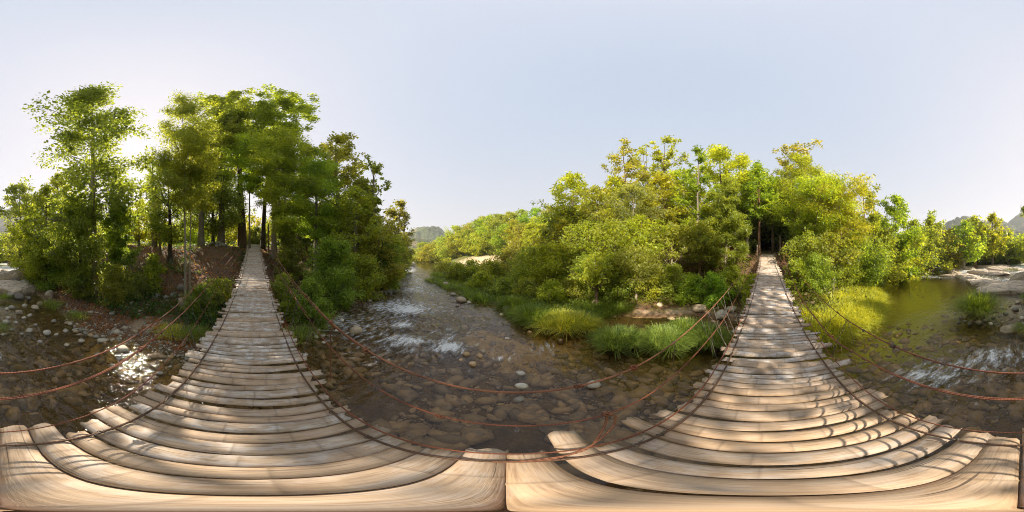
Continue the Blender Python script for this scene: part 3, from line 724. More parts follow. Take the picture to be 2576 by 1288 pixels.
tree('sparse', 392, 20, 480, hw=22, col='olive', seed=24, cb=.3, label='slight olive tree in the gap beside the tallest tree')
for i_, (px, d, tp, hw, c, kd) in enumerate([(395, 30, 560, 40, 'yel', 'oval'), (450, 34, 565, 36, 'deep', 'dense'), (500, 31, 558, 40, 'yel', 'oval'), (575, 33, 540, 40, 'gold', 'oval'), (632, 40, 545, 34, 'yel', 'oval'),
                                         (645, 31, 570, 20, 'deep', 'dense'), (700, 34, 548, 38, 'gold', 'oval'), (745, 30, 556, 34, 'deep', 'dense'), (810, 32, 545, 40, 'yel', 'oval'), (905, 32, 520, 46, 'mid', 'oval'),
                                         (300, 27, 545, 50, 'olive', 'oval'), (170, 28, 540, 50, 'mid', 'oval')]):
    tree(kd, px, d, tp, hw, c, ('sunlit yellow-green' if c in ('yel', 'gold') else 'dark' if c == 'deep' else 'green') + ' orchard tree on grass behind the shady bank, %s from left' % ('second fourth fifth seventh eighth ninth tenth eleventh twelfth thirteenth third first'.split()[i_] if i_ not in (10, 11) else ['third', 'first'][i_-10]),
         group='orchard trees behind the shady bank', cb=.22, seed=30+i_, bark='dark')

tree('oval', 402, 18, 505, hw=26, col='olive', bark='grey', seed=61, cb=.2, cov=1.8, label='olive tree filling the gap upstream of the twin pale stems')
tree('oval', 506, 18.5, 318, hw=44, col='mid', bark='grey', seed=62, cb=.38, cov=2.0, label='leafy tree crowded between the twin pale stems and the thickest brown trunk')
tree('oval', 556, 20, 300, hw=40, col='olive', bark='grey', seed=63, cb=.45, cov=2.0, label='olive-crowned tree touching the towering flat crown on its upstream side')
tree('oval', 690, 18.5, 352, hw=44, col='mid', bark='pale', seed=64, cb=.4, cov=2.2, label='green tree rising behind the pale forking limbs')
tree('oval', 752, 20, 360, hw=40, col='mid', bark='grey', seed=65, cb=.35, cov=2.2, label='green tree under the downstream edge of the towering flat crown')
tree('oval', 905, 20, 452, hw=36, col='olive', bark='grey', seed=66, cb=.3, label='olive tree between the tall rounded one and the thin airy one')
tree('oval', 85, 20, 520, hw=40, col='yel', bark='grey', seed=67, cb=.1, label='sunlit yellow-green tree at the upstream edge of the shady bank')
tree('oval', 350, 24, 505, hw=30, col='yel', bark='grey', seed=68, cb=.15, label='sunlit tree seen low in the gap between the tallest tree and the twin pale stems')
tree('oval', 150, 20, 440, hw=30, col='olive', bark='grey', seed=69, cb=.2, label='olive tree just upstream of the tallest tree, topping the thicket')
tree('slender', 388, 22, 398, hw=17, col='mid', bark='grey', seed=70, cb=.3, cov=1.4, label='narrow green tree closing the sky gap upstream of the twin pale stems')
# --- right bank, skyline trees then the nearer tier
RT = [
 ('sparse', 1402, 25, 502, 34, 'lime', 'pale-green tree with an open top at the downstream end of the sunny bank'),
 ('oval', 1440, 23, 436, 40, 'yel', 'yellowish tree with a ragged point, tallest downstream of the sunny thicket'),
 ('oval', 1505, 19, 474, 42, 'olive', 'olive tree with a rounded top between the ragged yellow tree and the tall airy trees'),
 ('sparse', 1572, 20, 368, 42, 'ochre', 'tall airy ochre tree with flat leaf sprays against the sky, downstream one of three'),
 ('sparse', 1632, 21, 372, 34, 'ochre', 'tall airy ochre tree with bare pale limbs, middle one of three'),
 ('sparse', 1672, 20, 354, 32, 'gold', 'highest airy tree of the sunny bank, upstream one of three'),
 ('feather', 1592, 16, 462, 50, 'gray', 'silvery-green feathery tree below the tall airy trees'),
 ('oval', 1668, 18, 440, 46, 'yel', 'yellow-green tree filling the middle of the sunny thicket'),
 ('sparse', 1752, 17, 376, 34, 'bright', 'bright green tree with big loose leaf tufts against the sky'),
 ('oval', 1816, 21, 374, 56, 'yel', 'tall rounded yellow-green tree behind the dense olive one'),
 ('conifer', 1826, 15, 455, 44, 'olive', 'dense olive tree with a pointed shaggy crown beside the bridge end'),
 ('oval', 1910, 18.5, 416, 34, 'bright', 'vivid green tree with a leaning reddish trunk where the bridge lands'),
 ('sparse', 1992, 22, 364, 44, 'ochre', 'airy ochre-topped tree just upstream of the bridge landing'),
 ('feather', 2042, 15.5, 446, 62, 'yel', 'spreading yellow feathery tree leaning over the bridge landing'),
 ('feather', 2118, 16, 452, 60, 'gold', 'golden feathery tree between the bridge landing and the bright round tree'),
 ('sparse', 2175, 18, 466, 44, 'ochre', 'ochre tree with bare twig ends upstream of the golden feathery tree'),
 ('oval', 2248, 19, 494, 44, 'bright', 'bright green round tree above the quiet green pool'),
 ('oval', 2205, 16, 540, 44, 'mid', 'mid green tree in front of the bright round tree'),
 ('oval', 2300, 24, 556, 36, 'olive', 'olive tree above the little waterfall'),
 ('sparse', 2338, 30, 530, 22, 'olive', 'thin-topped tree beyond the waterfall'),
 ('oval', 2345, 29, 552, 34, 'mid', 'green tree over the fallen log by the waterfall'),
 ('oval', 2388, 33, 578, 28, 'ochre', 'brownish tree beyond the granite slabs'),
 ('oval', 2425, 36, 560, 32, 'bright', 'bright tree beyond the granite slabs with a clump of grass at its foot'),
 ('oval', 2455, 39, 548, 30, 'lime', 'pale lime tree with whitish stems beyond the rapids'),
 ('oval', 2497, 42, 540, 30, 'yel', 'yellow tree beyond the rapids, tallest of the far upstream row'),
 ('oval', 2535, 46, 580, 28, 'mid', 'green tree at the upstream bend of the river'),
 ('oval', 2568, 52, 592, 26, 'lime', 'small lime tree farthest upstream'),
 ('oval', 22, 48, 588, 26, 'mid', 'tree at the far upstream bend seen beside the shady bank'),
 ('feather', 2012, 20, 396, 44, 'yel', 'thin feathery yellow-green tree filling in beside the airy ochre-topped one'),
 ('oval', 1945, 20, 452, 40, 'yel', 'yellow-green tree closing the canopy over the bridge landing'),
 ('oval', 1722, 19, 432, 40, 'yel', 'yellow-green tree between the highest airy tree and the big loose leaf tufts'),
 ('oval', 1540, 19, 452, 36, 'yel', 'yellow-green tree under the downstream airy ochre one'),
 ('oval', 1880, 20, 440, 34, 'olive', 'olive tree just downstream of the vivid green leaning one'),
 ('oval', 2085, 18, 458, 44, 'olive', 'olive tree behind the two feathery trees by the landing'),
 # nearer tier
 ('oval', 1415, 21, 560, 46, 'yel', 'bushy yellow-green tree leaning out over the long sedge spit'),
 ('oval', 1478, 14.5, 560, 54, 'olive', 'leafy olive tree standing behind the bright sedge mound'),
 ('oval', 1548, 13, 556, 48, 'mid', 'green tree with visible slim stems behind the back channel'),
 ('oval', 1612, 13.5, 545, 50, 'yel', 'yellow-green tree in the front row below the silvery feathery tree'),
 ('oval', 1690, 13.8, 566, 48, 'olive', 'olive tree in the front row above the sandy pocket'),
 ('oval', 1760, 14.5, 560, 44, 'olive', 'slim-stemmed tree in front of the red hut wall'),
 ('dense', 1850, 21, 500, 44, 'dark', 'dark shaded tree over the red hut wall'),
 ('oval', 1500, 10.8, 640, 44, 'yel', 'low yellow tree at the edge of the back channel'),
 ('feather', 1600, 11.3, 620, 52, 'olive', 'low spreading tree over the sandy bank of the back channel'),
 ('oval', 2035, 13, 585, 42, 'mid', 'leafy tree crowding the upstream cables near the landing'),
 ('oval', 2095, 12.6, 590, 46, 'olive', 'olive tree on stones above the sedge bed'),
 ('dense', 2160, 14, 592, 48, 'dark', 'dark-leaved low tree with bare shaded stems above the sedge bed'),
 ('oval', 2225, 17.5, 596, 42, 'olive', 'drab olive low tree at the upstream end of the sedge bed'),
 ('feather', 2275, 22, 612, 34, 'gold', 'low golden tree drooping over the waterfall pool'),
 ('dense', 1955, 26, 470, 60, 'deep', 'dark tree shading the open shed behind the landing'),
 ('dense', 1890, 27, 480, 60, 'deep', 'dark tree behind the vivid green one at the landing'),
 ('dense', 2010, 24, 500, 60, 'dark', 'dark tree behind the feathery trees upstream of the landing'),
]
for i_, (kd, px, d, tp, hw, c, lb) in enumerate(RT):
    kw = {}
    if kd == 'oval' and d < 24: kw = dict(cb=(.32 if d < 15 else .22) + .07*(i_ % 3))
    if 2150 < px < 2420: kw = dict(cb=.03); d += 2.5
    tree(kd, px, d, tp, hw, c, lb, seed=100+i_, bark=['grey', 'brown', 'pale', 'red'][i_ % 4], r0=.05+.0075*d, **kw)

# wooded slope downstream: first row and second row, each tree a thing
ords = 'first second third fourth fifth sixth seventh eighth ninth tenth eleventh twelfth thirteenth fourteenth fifteenth sixteenth seventeenth eighteenth nineteenth twentieth'.split()
r = rs(77)
for row, (pxs, dd, ty) in enumerate([(np.arange(1052, 1400, 24), (66, 36), (598, 566)), (np.arange(1064, 1420, 28), (88, 52), (588, 540)), (np.arange(1110, 1400, 34), (112, 75), (570, 528))]):
    for i_, px in enumerate(pxs):
        d = np.interp(px, [1050, 1150, 1250, 1320, 1400], [98, 84, 72, 50, 36]) + row*20 + r.normal(0, 2)
        tp = np.interp(px, [1040, 1110, 1150, 1200, 1260, 1320, 1400], [606, 596, 562, 548, 532, 535, 530]) + (26, 8, 0)[row] + r.normal(0, 6)
        c = ['yel', 'olive', 'lime', 'mid', 'ochre', 'bright', 'gold'][r.choice(7, p=[.26, .2, .18, .16, .04, .08, .08])]
        cn = dict(yel='yellow-green', olive='olive', lime='lime green', mid='green', ochre='ochre', bright='bright green', gold='golden')[c]
        tree('oval', px, d, tp, r.uniform(20, 27), c, '%s tree, %s from the river bend in the %s row of the downstream slope' % (cn, ords[i_], ('front', 'middle', 'back')[row]),
             group='trees on the wooded slope downstream', cb=.05, seed=200+i_+40*row, bark='grey', cap=5000, L=.75 if row else .62, r0=.18)

# bushes along the banks
def bush(px, base, top, hw, col, label, kind='bush', name='bush', d=None, **kw):
    if d is None: x, y, d = hit(px, base)
    h = max(.5, d*math.tan(elev(top)) - gz(*at(px, d)))
    return tree(kind, px, d, None, hw, col, label, h=h, cat='bush', name=name, stems=3, r0=.03, L=float(np.clip(.0105*d + .02, .09, .5)), seed=int(px), bark='brown', **kw)
for a in [
 (830, 772, 604, 50, 'dark', 'big dark round bush on the shady bank slope beside the orange cables'),
 (778, 812, 705, 36, 'dark', 'low dark bush below the big round one, near the stones'),
 (905, 746, 640, 40, 'mid', 'green bush trailing over the shady bank downstream of the big round one'),
 (968, 722, 590, 42, 'mid', 'thick green bush overhanging the river at the shady bank'),
 (1002, 690, 590, 26, 'mid', 'light green bush at the tip of the shady bank by the river bend'),
 (705, 790, 690, 26, 'mid', 'leafy low bush under the front cables at the shady end'),
 (728, 700, 585, 26, 'dark', 'drooping long-leaved sapling beside the front cable post'),
 (112, 716, 560, 44, 'mid', 'green thicket bush on the shady bank above the upstream boulders'),
 (158, 722, 600, 46, 'dark', 'dark thicket bush between the upstream boulders and the tallest tree'),
 (72, 668, 590, 30, 'olive', 'olive bush at the edge of the upstream rapids'),
 (205, 745, 655, 34, 'dark', 'low dark bush with drooping leaves left of the grey trunk'),
 (292, 762, 668, 34, 'mid', 'low leafy branch-like bush right of the grey trunk'),
 (384, 742, 640, 18, 'lime', 'thin yellow-green sapling on the leaf litter'),
 (505, 792, 715, 34, 'dark', 'dark bush beside the deck on the shady bank'),
 (548, 770, 700, 26, 'mid', 'small bush against the planks on the shady bank'),
 (345, 748, 690, 26, 'deep', 'small shaded bush above the dark boulders'),
 (1432, 706, 615, 40, 'olive', 'olive bush where the sedge spit meets the trees'),
 (1490, 735, 640, 40, 'mid', 'green bush behind the bright sedge mound'),
 (1558, 752, 640, 40, 'lime', 'lime green bush with flat leaf tiers above the back channel'),
 (1628, 742, 655, 34, 'yel', 'yellowish bush at the sandy pocket'),
 (1690, 745, 668, 32, 'mid', 'green bush among slim pale trunks of the sunny bank'),
 (1738, 762, 690, 30, 'lime', 'bright lime bush above the big tan boulder'),
 (1792, 766, 690, 34, 'bright', 'bright green bush above the round pale boulders'),
 (1850, 745, 668, 24, 'mid', 'grey-green bush tangled in the wires at the sunny landing'),
 (1884, 790, 690, 18, 'yel', 'small yellow-green bush under the deck edge at the sunny bank'),
 (1340, 712, 622, 44, 'mid', 'green bush at the upper edge of the sedge spit'),
 (1392, 716, 615, 44, 'yel', 'yellow-green bush between the spit and the first big trees'),
 (1290, 690, 630, 40, 'olive', 'olive bush on the spit in front of the sand bank'),
 (1118, 690, 652, 26, 'mid', 'low shrub at the downstream tip of the spit, beside the dense clump'),
 (1150, 704, 664, 22, 'olive', 'small olive shrub on the river edge of the spit above the boulder cluster'),
 (1185, 700, 655, 26, 'mid', 'leafy green shrub in the middle of the spit before the sand bank'),
 (1212, 726, 684, 24, 'yel', 'small yellow-green shrub at the water edge of the spit'),
 (1238, 704, 655, 28, 'mid', 'rounded green shrub on the spit behind the small yellow-green one'),
 (1268, 742, 700, 22, 'olive', 'little olive shrub just behind the flat pale stone'),
 (1322, 750, 700, 26, 'mid', 'green shrub rising behind the downstream sedge mounds'),
 (1385, 762, 706, 28, 'yel', 'yellow-green shrub directly behind the bright sedge mound'),
 (1440, 752, 700, 26, 'mid', 'green shrub between the bright sedge mound and the trees'),
 (2006, 742, 655, 26, 'mid', 'green bush under the upstream cables at the landing'),
 (2058, 735, 640, 34, 'olive', 'olive bush on the warm stones upstream of the deck'),
 (2120, 722, 640, 36, 'mid', 'green bush in front of shaded slim stems'),
 (2180, 706, 640, 34, 'gray', 'grey-green bush behind the sedge bed'),
 (2238, 694, 622, 34, 'gray', 'dusty grey-green bush at the upstream tip of the sedge bed'),
 (2290, 672, 608, 26, 'gold', 'golden bush over the rubble by the little waterfall'),
 (2345, 650, 612, 24, 'olive', 'olive bush behind the fallen log'),
 (2400, 646, 616, 22, 'bright', 'bright grassy bush between the log and the rapids'),
 (2450, 640, 606, 22, 'lime', 'pale dry bush by the upstream rapids'),
 (2520, 636, 606, 26, 'lime', 'yellowish bush at the far upstream bend'),
 (20, 640, 605, 28, 'yel', 'dry yellow bush at the far bend beyond the rapids'),
]: bush(*a)

def scatter_leaves(name, pts, L, kd, r, col, spread, mat=M_leaf, per=14):
    n = len(pts)*per
    V, F, tone = leaves(pts, np.full(len(pts), spread) if np.isscalar(spread) else spread, n, L, kd, r, np.ones(len(pts)))
    o = mk(name, V, F, mat, attr=dict(v=tone)); o.color = (*col, 1); return tag(o, kind='stuff')
def land_points(n, r, rmin, rmax, ok):
    X, Y, got = [], [], 0
    for _ in range(40):
        m = max(4000, n*2); a = r.uniform(0, 2*np.pi, m); q = rmin*(rmax/rmin)**r.rand(m); x, y = q*np.sin(a), q*np.cos(a)
        s, sd = sdf(x, y); k = ok(x, y, s, sd); X.append(x[k]); Y.append(y[k]); got += k.sum()
        if got >= n: break
    x, y = np.concatenate(X)[:n], np.concatenate(Y)[:n]
    return np.stack([x, y, terrain(x, y)], -1)
r = rs(91)
KDU = dict(flat=.7, lw=.5, droop=.1)
P = land_points(4600, r, 6, 40, lambda x, y, s, sd: (sd == 1) & (s > np.where(y < -6, .3, 1.4)) & (np.hypot(x-14, y) > 2.2) & ((np.abs(y) > 1.0) | (x < 15)) & (vnoise(x*.6, y*.6) > .25) & ~((np.abs(y) < 1.2) & (s > 7)))
scatter_leaves('undergrowth', P + np.array([0, 0, .25]), .20, KDU, r, (.125, .150, .02), r.uniform(.25, .7, len(P)), per=12)
P = land_points(2400, r, 5, 45, lambda x, y, s, sd: (sd == 0) & (s > 2.0) & (np.abs(y) > 1.2) & (vnoise(x*.5+9, y*.5) > np.where(y < -1, .48, .32)))
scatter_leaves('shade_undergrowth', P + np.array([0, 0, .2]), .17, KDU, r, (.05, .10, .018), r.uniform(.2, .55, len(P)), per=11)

# far woods: one mass behind the individual trees
r = rs(14)
tb0, (V0, F0, T0) = grow('oval', 9, 3.6, r, .75, cap=1500, cb=.03)
Vs, Ts = [], []
def wood(px0, px1, n, d0, d1, h0, h1):
    for _ in range(n):
        x, y = at(r.uniform(px0, px1), r.uniform(d0, d1)); a = r.uniform(0, 6.28); s_ = r.uniform(h0, h1)/9
        ca, sa = math.cos(a), math.sin(a); v = V0*np.array([s_*1.15, s_*1.15, s_])
        Vs.append(np.stack([v[:, 0]*ca-v[:, 1]*sa + x, v[:, 0]*sa+v[:, 1]*ca + y, v[:, 2] + gz(x, y)], -1)); Ts.append(np.clip(T0+r.normal(0, .15), 0, 1))
wood(1400, 1900, 46, 24, 48, 5, 8.5); wood(1960, 2300, 30, 22, 45, 5, 8); wood(2270, 2576, 44, 46, 72, 6.5, 9.5); wood(1050, 1400, 26, 95, 140, 8, 12)
wood(200, 980, 60, 42, 80, 5, 9); wood(0, 90, 12, 60, 100, 6, 9); wood(980, 1045, 14, 120, 170, 6, 9)
V = np.concatenate(Vs); o = mk('forest', V, np.arange(len(V)).reshape(-1, 4), M_leaf, attr=dict(v=np.concatenate(Ts)))
o.color = (.10, .135, .018, 1); tag(o, 'mass of yellow-green woodland behind the river banks', kind='stuff')

# sedge tussocks: arching strap blades
def blades(n, L, r, w=.022, spread=.35, up=1.0, base=.12):
    az = r.uniform(0, 2*np.pi, n); el = r.uniform(.25, 1.45, n); ln = L*r.uniform(.6, 1.15, n)
    d = np.stack([np.cos(az), np.sin(az)], -1)
    b0 = np.concatenate([d*(base*r.rand(n)**.5)[:, None]*3 * 1.0, np.zeros((n, 1))], -1)
    t = np.array([0, .35, .7, 1.0])
    hor = np.cos(el)*ln; ver = np.sin(el)*ln*up
    out = hor[:, None]*t[None, :]*(1+.25*t) ; z = ver[:, None]*t - (spread*ln)[:, None]*t**2.4
    P = b0[:, None, :] + np.concatenate([d[:, None, :]*out[:, :, None], z[:, :, None]], -1)
    side = np.stack([-d[:, 1], d[:, 0], np.zeros(n)], -1)*w
    wd = np.array([.8, 1, .75, .08])
    V = np.stack([P - side[:, None, :]*wd[None, :, None]/2, P + side[:, None, :]*wd[None, :, None]/2], 2).reshape(-1, 3)   # n*4*2
    b = (np.arange(n)*8)[:, None]
    F = np.concatenate([np.stack([b[:, 0]+2*k, b[:, 0]+2*k+1, b[:, 0]+2*k+3, b[:, 0]+2*k+2], -1) for k in range(3)])
    return V, F, np.repeat(r.rand(n), 8)
r = rs(21)
def tussock(x, y, z, R0, L, n, col, label, group=None, w=.020, heads=13, name='sedge_tussock'):
    """one mound of several rosettes"""
    mb = MB(); tn = []
    for q in range(heads):
        rr_ = R0*math.sqrt((q+.3)/heads)*.85; a = q*2.4 + r.normal(0, .3)
        ox, oy = rr_*math.cos(a), rr_*math.sin(a)
        V, F, t = blades(n//heads, L*r.uniform(.8, 1.15), r, w)
        hz_ = .55*L*(1-(rr_/R0)**2)
        mb.add(V + np.array([ox, oy, hz_]), F, None, t)
    # core of dead leaf bases
    o = mk(name, np.concatenate(mb.V), np.concatenate(mb.F[4]), M_leaf, attr=dict(v=np.concatenate(mb.A)), loc=(x, y, z), rz=r.uniform(0, 6))
    o.color = (*[c*LIFT for c in col], 1)
    return tag(o, label, 'sedge', group)
SG, SY, SD = (.080, .112, .020), (.175, .190, .034), (.092, .126, .030)
for px, py, R0, L, n, col, lb in [
 (1428, 842, 1.1, .82, 3800, SY, 'bright yellow-green sedge mound at the mouth of the back channel'),
 (1352, 815, 1.0, .8, 2600, SG, 'green sedge mound beside the bright one, downstream'),
 (1300, 778, 1.0, .75, 2200, SG, 'green sedge mound by the flat pale stone at the water edge'),
 (1475, 820, .5, .55, 500, SG, 'small dark-tipped sedge tuft on the channel side of the bright mound'),
 (1552, 880, .78, .62, 2300, SD, 'grey-green sedge mound standing alone in the water'),
 (1672, 878, .78, .62, 2300, SD, 'dark sedge mound in the water between the lone mound and the deck'),
 (1775, 872, .70, .6, 2000, SD, 'dark sedge mound in the water nearest the deck'),
 (1725, 850, .6, .7, 1200, SG, 'sedge mound behind the two dark ones near the deck'),
 (1100, 702, 1.3, 1.1, 900, SG, 'dense green sedge clump at the downstream tip of the spit'),
 (1565, 772, .6, .5, 500, SY, 'low bright sedge tuft at the foot of the lime green bush'),
 (1650, 770, .5, .45, 400, SY, 'low sedge tuft on the sandy pocket'),
]:
    x, y, d = on_water(px, py)
    x, y = x*(1+.5*R0/d), y*(1+.5*R0/d)
    tussock(x, y, -H+.02, R0, L, n, col, lb, name='sedge_tussock')
for px, py, R0, L, n, col, lb in [
 (130, 775, .8, .5, 700, SD, 'feathery green grass clump at the edge of the left shallows below the thicket'),
 (192, 802, .5, .4, 500, SD, 'small green grass clump beside the feathery one on the left shore'),
 (90, 715, .8, .5, 500, SG, 'brownish grass clump between the upstream boulders'),
 (8, 768, .55, .55, 600, SG, 'dry reedy clump among pale stones in the shallows at the far left'),
 (430, 842, .5, .45, 500, SY, 'sunlit grass clump on the left shore beneath the hanging wires'),
 (490, 850, .6, .5, 700, SD, 'green grass clump under the deck edge on the left shore'),
 (755, 850, .6, .5, 600, SD, 'shaded grass clump under the front cables at the left shore'),
 (2458, 797, .85, 1.45, 2200, SG, 'tall reedy clump on its own gravel islet beside the granite slabs'),
 (2545, 672, 1.2, .6, 500, SG, 'grass clump growing on top of the granite slab'),
 (2572, 834, .35, .4, 300, SG, 'small grass tuft behind the flat rock in the right shallows'),
]:
    x, y, d = hit(px, py)
    if px > 2400: d = min(d, H/math.tan(-elev(py))) if px != 2545 else 22.0; x, y = at(px, d)
    tussock(x, y, max(gz(x, y), float(level(np.array([x]), np.array([y]))[0])) + (.9 if px == 2545 else 0), R0, L, n, col, lb, w=.014, name='grass_clump')
# continuous beds: one mass each
def bed(name, label, pts, n, L, col, w, lo=.7, hi=1.2):
    mb = MB()
    base = [blades(n, L, r, w) for _ in range(6)]
    for q, (x, y, z) in enumerate(pts):
        V, F, t = base[q % 6]; a = r.uniform(0, 6.28); s_ = r.uniform(lo, hi); ca, sa = math.cos(a)*s_, math.sin(a)*s_
        mb.add(np.stack([V[:, 0]*ca - V[:, 1]*sa + x, V[:, 0]*sa + V[:, 1]*ca + y, V[:, 2]*s_ + z], -1), F, None, np.clip(t*.6+.4*r.rand(), 0, 1))
    o = mk(name, np.concatenate(mb.V), np.concatenate(mb.F[4]), M_leaf, attr=dict(v=np.concatenate(mb.A))); o.color = (*[c*LIFT for c in col], 1)
    return tag(o, label, kind='stuff')
P = land_points(330, r, 5, 26, lambda x, y, s, sd: (sd == 1) & (s > -.55) & (s < 1.5 + .9*(y < -4)) & (y < -2.0) & (x < 16))
bed('sedge_bed', 'bright sedge bed along the green pool', P + np.array([0, 0, .08]), 100, .88, SY, .028)
P = land_points(620, r, 8, 40, lambda x, y, s, sd: (sd == 1) & (s > -.2) & (s < 11.0) & (y > 7.5) & (x < 7) & (y < 36))
bed('spit_sedge', 'long green sedge and grass cover of the low spit', P, 70, .75, SG, .03)
P = land_points(700, r, 4.5, 40, lambda x, y, s, sd: (sd == 1) & (s > .6) & (s < 6) & (np.abs(y) > 1.0))
bed('grass', 'short sunny bank grass', P, 30, .32, SY, .014)
P = land_points(520, r, 5, 40, lambda x, y, s, sd: (sd == 0) & (s > .9) & ((y > 1.5) | (s > 3)) & (vnoise(x*.8, y*.8+4) > .5))
bed('shade_grass', 'thin grass on the shady bank', P, 24, .28, SD, .014)
P = land_points(500, r, 22, 60, lambda x, y, s, sd: (sd == 0) & (s > 15))
bed('orchard_grass', 'sunlit grass under the orchard trees', P, 26, .7, SY, .05)
# fallen leaves
P = land_points(16000, r, 5, 26, lambda x, y, s, sd: (sd == 0) & (s > .25) & (vnoise(x*1.2, y*1.2) > .3))
V, F, t = leaves(P + np.array([0, 0, .03]), np.full(len(P), .03), len(P), .13, dict(flat=.2, lw=.5, droop=-.05), r, np.ones(len(P)))
o = mk('leaf_litter', V, F, M_leaf, attr=dict(v=t)); o.color = (.28, .13, .06, 1); tag(o, 'dry brown fallen leaves on the shady bank', kind='stuff')

# ------------------------------------------------------------------ stones
import bmesh
def rock_mesh(seed, sub=3, rough=.28, flat=.62):
    bm = bmesh.new(); bmesh.ops.create_icosphere(bm, subdivisions=sub, radius=1)
    q = rs(seed); o1 = q.uniform(0, 50, 3); st = np.array([1, q.uniform(.65, .95), flat*q.uniform(.8, 1.2)])
    co = np.array([v.co[:] for v in bm.verts])
    n1 = fbm(co[:, 0]*1.1+o1[0]+co[:, 2]*.7, co[:, 1]*1.1+o1[1]-co[:, 2]*.9, 2); n2 = fbm(co[:, 0]*3+o1[2]+co[:, 2]*2, co[:, 1]*3+co[:, 2]*1.7, 3)
    co = co*(1 + rough*2.2*n1 + rough*.5*n2)[:, None]
    for _ in range(5):                                  # broken facets
        d = q.normal(0, 1, 3); d /= np.linalg.norm(d); lim = q.uniform(.72, .95); p = co@d
        co -= np.outer(np.clip(p-lim, 0, None)*.8, d)
    co *= st
    for v, c in zip(bm.verts, co): v.co = c
    me = bpy.data.meshes.new('stone'); bm.to_mesh(me); bm.free()
    me.polygons.foreach_set('use_smooth', np.ones(len(me.polygons), bool)); me.materials.append(M_rock); return me
ROUND = [rock_mesh(s_, 3, .16, .6) for s_ in range(6)]
BLOCK = [rock_mesh(s_+20, 3, .34, .8) for s_ in range(6)]
RC = dict(pale=(.50, .45, .38), tan=(.42, .32, .22), grey=(.30, .27, .24), dark=(.13, .11, .095), orange=(.45, .27, .11), white=(.62, .58, .52), pink=(.64, .51, .41))
ri = rs(8)
def stone(x, y, z, size, col, label, group=None, meshes=ROUND, name='boulder', sq=(1, 1, 1), sink=.25):
    me = meshes[ri.randint(len(meshes))]
    o = bpy.data.objects.new(name, me); C.objects.link(o)
    o.location = (x, y, z + size*(.6-sink)*sq[2]*.8); o.rotation_euler = (ri.normal(0, .12), ri.normal(0, .12), ri.uniform(0, 6.28))
    o.scale = (size*sq[0], size*sq[1], size*sq[2]); c = np.array(RC[col])*(1+ri.normal(0, .08)); o.color = (*c, 1)
    return tag(o, label, 'rock', group)
def stone_px(px, py, wpx, col, label, **kw):
    """wpx: width in the picture; resting where the sight line meets the ground or the water"""
    d1 = H/math.tan(-elev(py)) if py > 646 else 1e9
    x, y, d = hit(px, py)
    if d1 < d: x, y = at(px, d1); d = d1; z = -H - .02
    else: z = gz(x, y)
    if z < float(level(np.array([x]), np.array([y]))[0]): z = float(level(np.array([x]), np.array([y]))[0]) - .03
    size = math.hypot(d, H)*math.tan(wpx*R(.13975)/2)*.98
    size = d*math.tan(wpx*R(.13975)/2)
    return stone(x, y, z, size, col, label, **kw)
for a in [
 (1310, 940, 26, 'white', 'pale rounded stone in the shallows, upper one of the two under the front cable'),
 (1312, 972, 34, 'white', 'pale pointed stone with a bleached stick beside it in the shallows'),
 (1306, 1004, 28, 'grey', 'grey round stone just below the sagging front cable'),
 (1492, 968, 40, 'pale', 'long pale stone touching the front cable line'),
 (1172, 892, 22, 'orange', 'sunlit orange stone at the head of the midstream riffle'),
 (1206, 896, 22, 'orange', 'sunlit orange stone next to the riffle head'),
 (1190, 916, 26, 'orange', 'broad wet orange stone in the midstream riffle'),
 (1216, 884, 16, 'tan', 'small tan stone at the sunny edge of the midstream riffle'),
 (1200, 870, 16, 'tan', 'small tan stone upstream in the midstream riffle'),
 (1160, 905, 15, 'orange', 'small orange stone at the foamy side of the riffle'),
 (1276, 852, 14, 'pale', 'small pale stone alone between the riffle and the sedge'),
 (1180, 838, 14, 'tan', 'brown wet stone in the middle of the channel'),
 (1160, 757, 28, 'tan', 'big tan boulder in the cluster below the spit'),
 (1140, 742, 16, 'grey', 'grey stone behind the big tan boulder of the spit cluster'),
 (1180, 762, 14, 'pale', 'pale stone on the sedge side of the spit cluster'),
 (1150, 770, 12, 'grey', 'small grey stone in front of the big tan boulder'),
 (1190, 745, 13, 'pale', 'pale stone behind in the spit cluster'),
 (1276, 779, 24, 'pale', 'flat pale stone at the foot of the sedge mounds'),
 (1262, 792, 12, 'pale', 'small pale stone beside the flat one near the sedge mounds'),
 (1122, 718, 20, 'tan', 'tan rock under the tip of the sedge spit'),
 (895, 834, 34, 'tan', 'reddish flat rock lying in the dark water off the shady bank'),
 (897, 822, 18, 'pale', 'pale stone perched behind the reddish flat rock'),
 (1000, 662, 24, 'tan', 'rock at the river bend under the last tree of the shady bank'),
 (1035, 642, 26, 'pale', 'pale rock far downstream at the river bend'),
 (1095, 648, 14, 'white', 'white stone in the far downstream shallows'),
 (1760, 782, 46, 'tan', 'big tan boulder below the lime bush at the back channel'),
 (1815, 797, 40, 'pale', 'wide pale boulder at the waterline by the deck'),
 (1840, 782, 30, 'pale', 'round pale boulder stacked behind the wide one by the deck'),
 (1798, 780, 18, 'grey', 'smaller grey boulder between the tan and the pale ones'),
 (1875, 790, 22, 'tan', 'tan boulder half under the deck at the sunny bank'),
 (1500, 765, 26, 'tan', 'tan rock at the foot of the green bush behind the sedge mound'),
 (1660, 770, 20, 'tan', 'tan rock on the sandy pocket'),
 (2030, 745, 26, 'orange', 'warm sunlit rock in the stony slope upstream of the deck'),
 (2062, 728, 26, 'tan', 'tan rock high in the stony slope upstream of the deck'),
 (2085, 745, 22, 'tan', 'tan rock low in the stony slope above the sedge bed'),
 (2045, 765, 18, 'orange', 'small warm rock next to the deck and the sedge bed'),
 (2110, 720, 18, 'tan', 'small tan rock at the foot of the shaded stems'),
]: stone_px(*a)
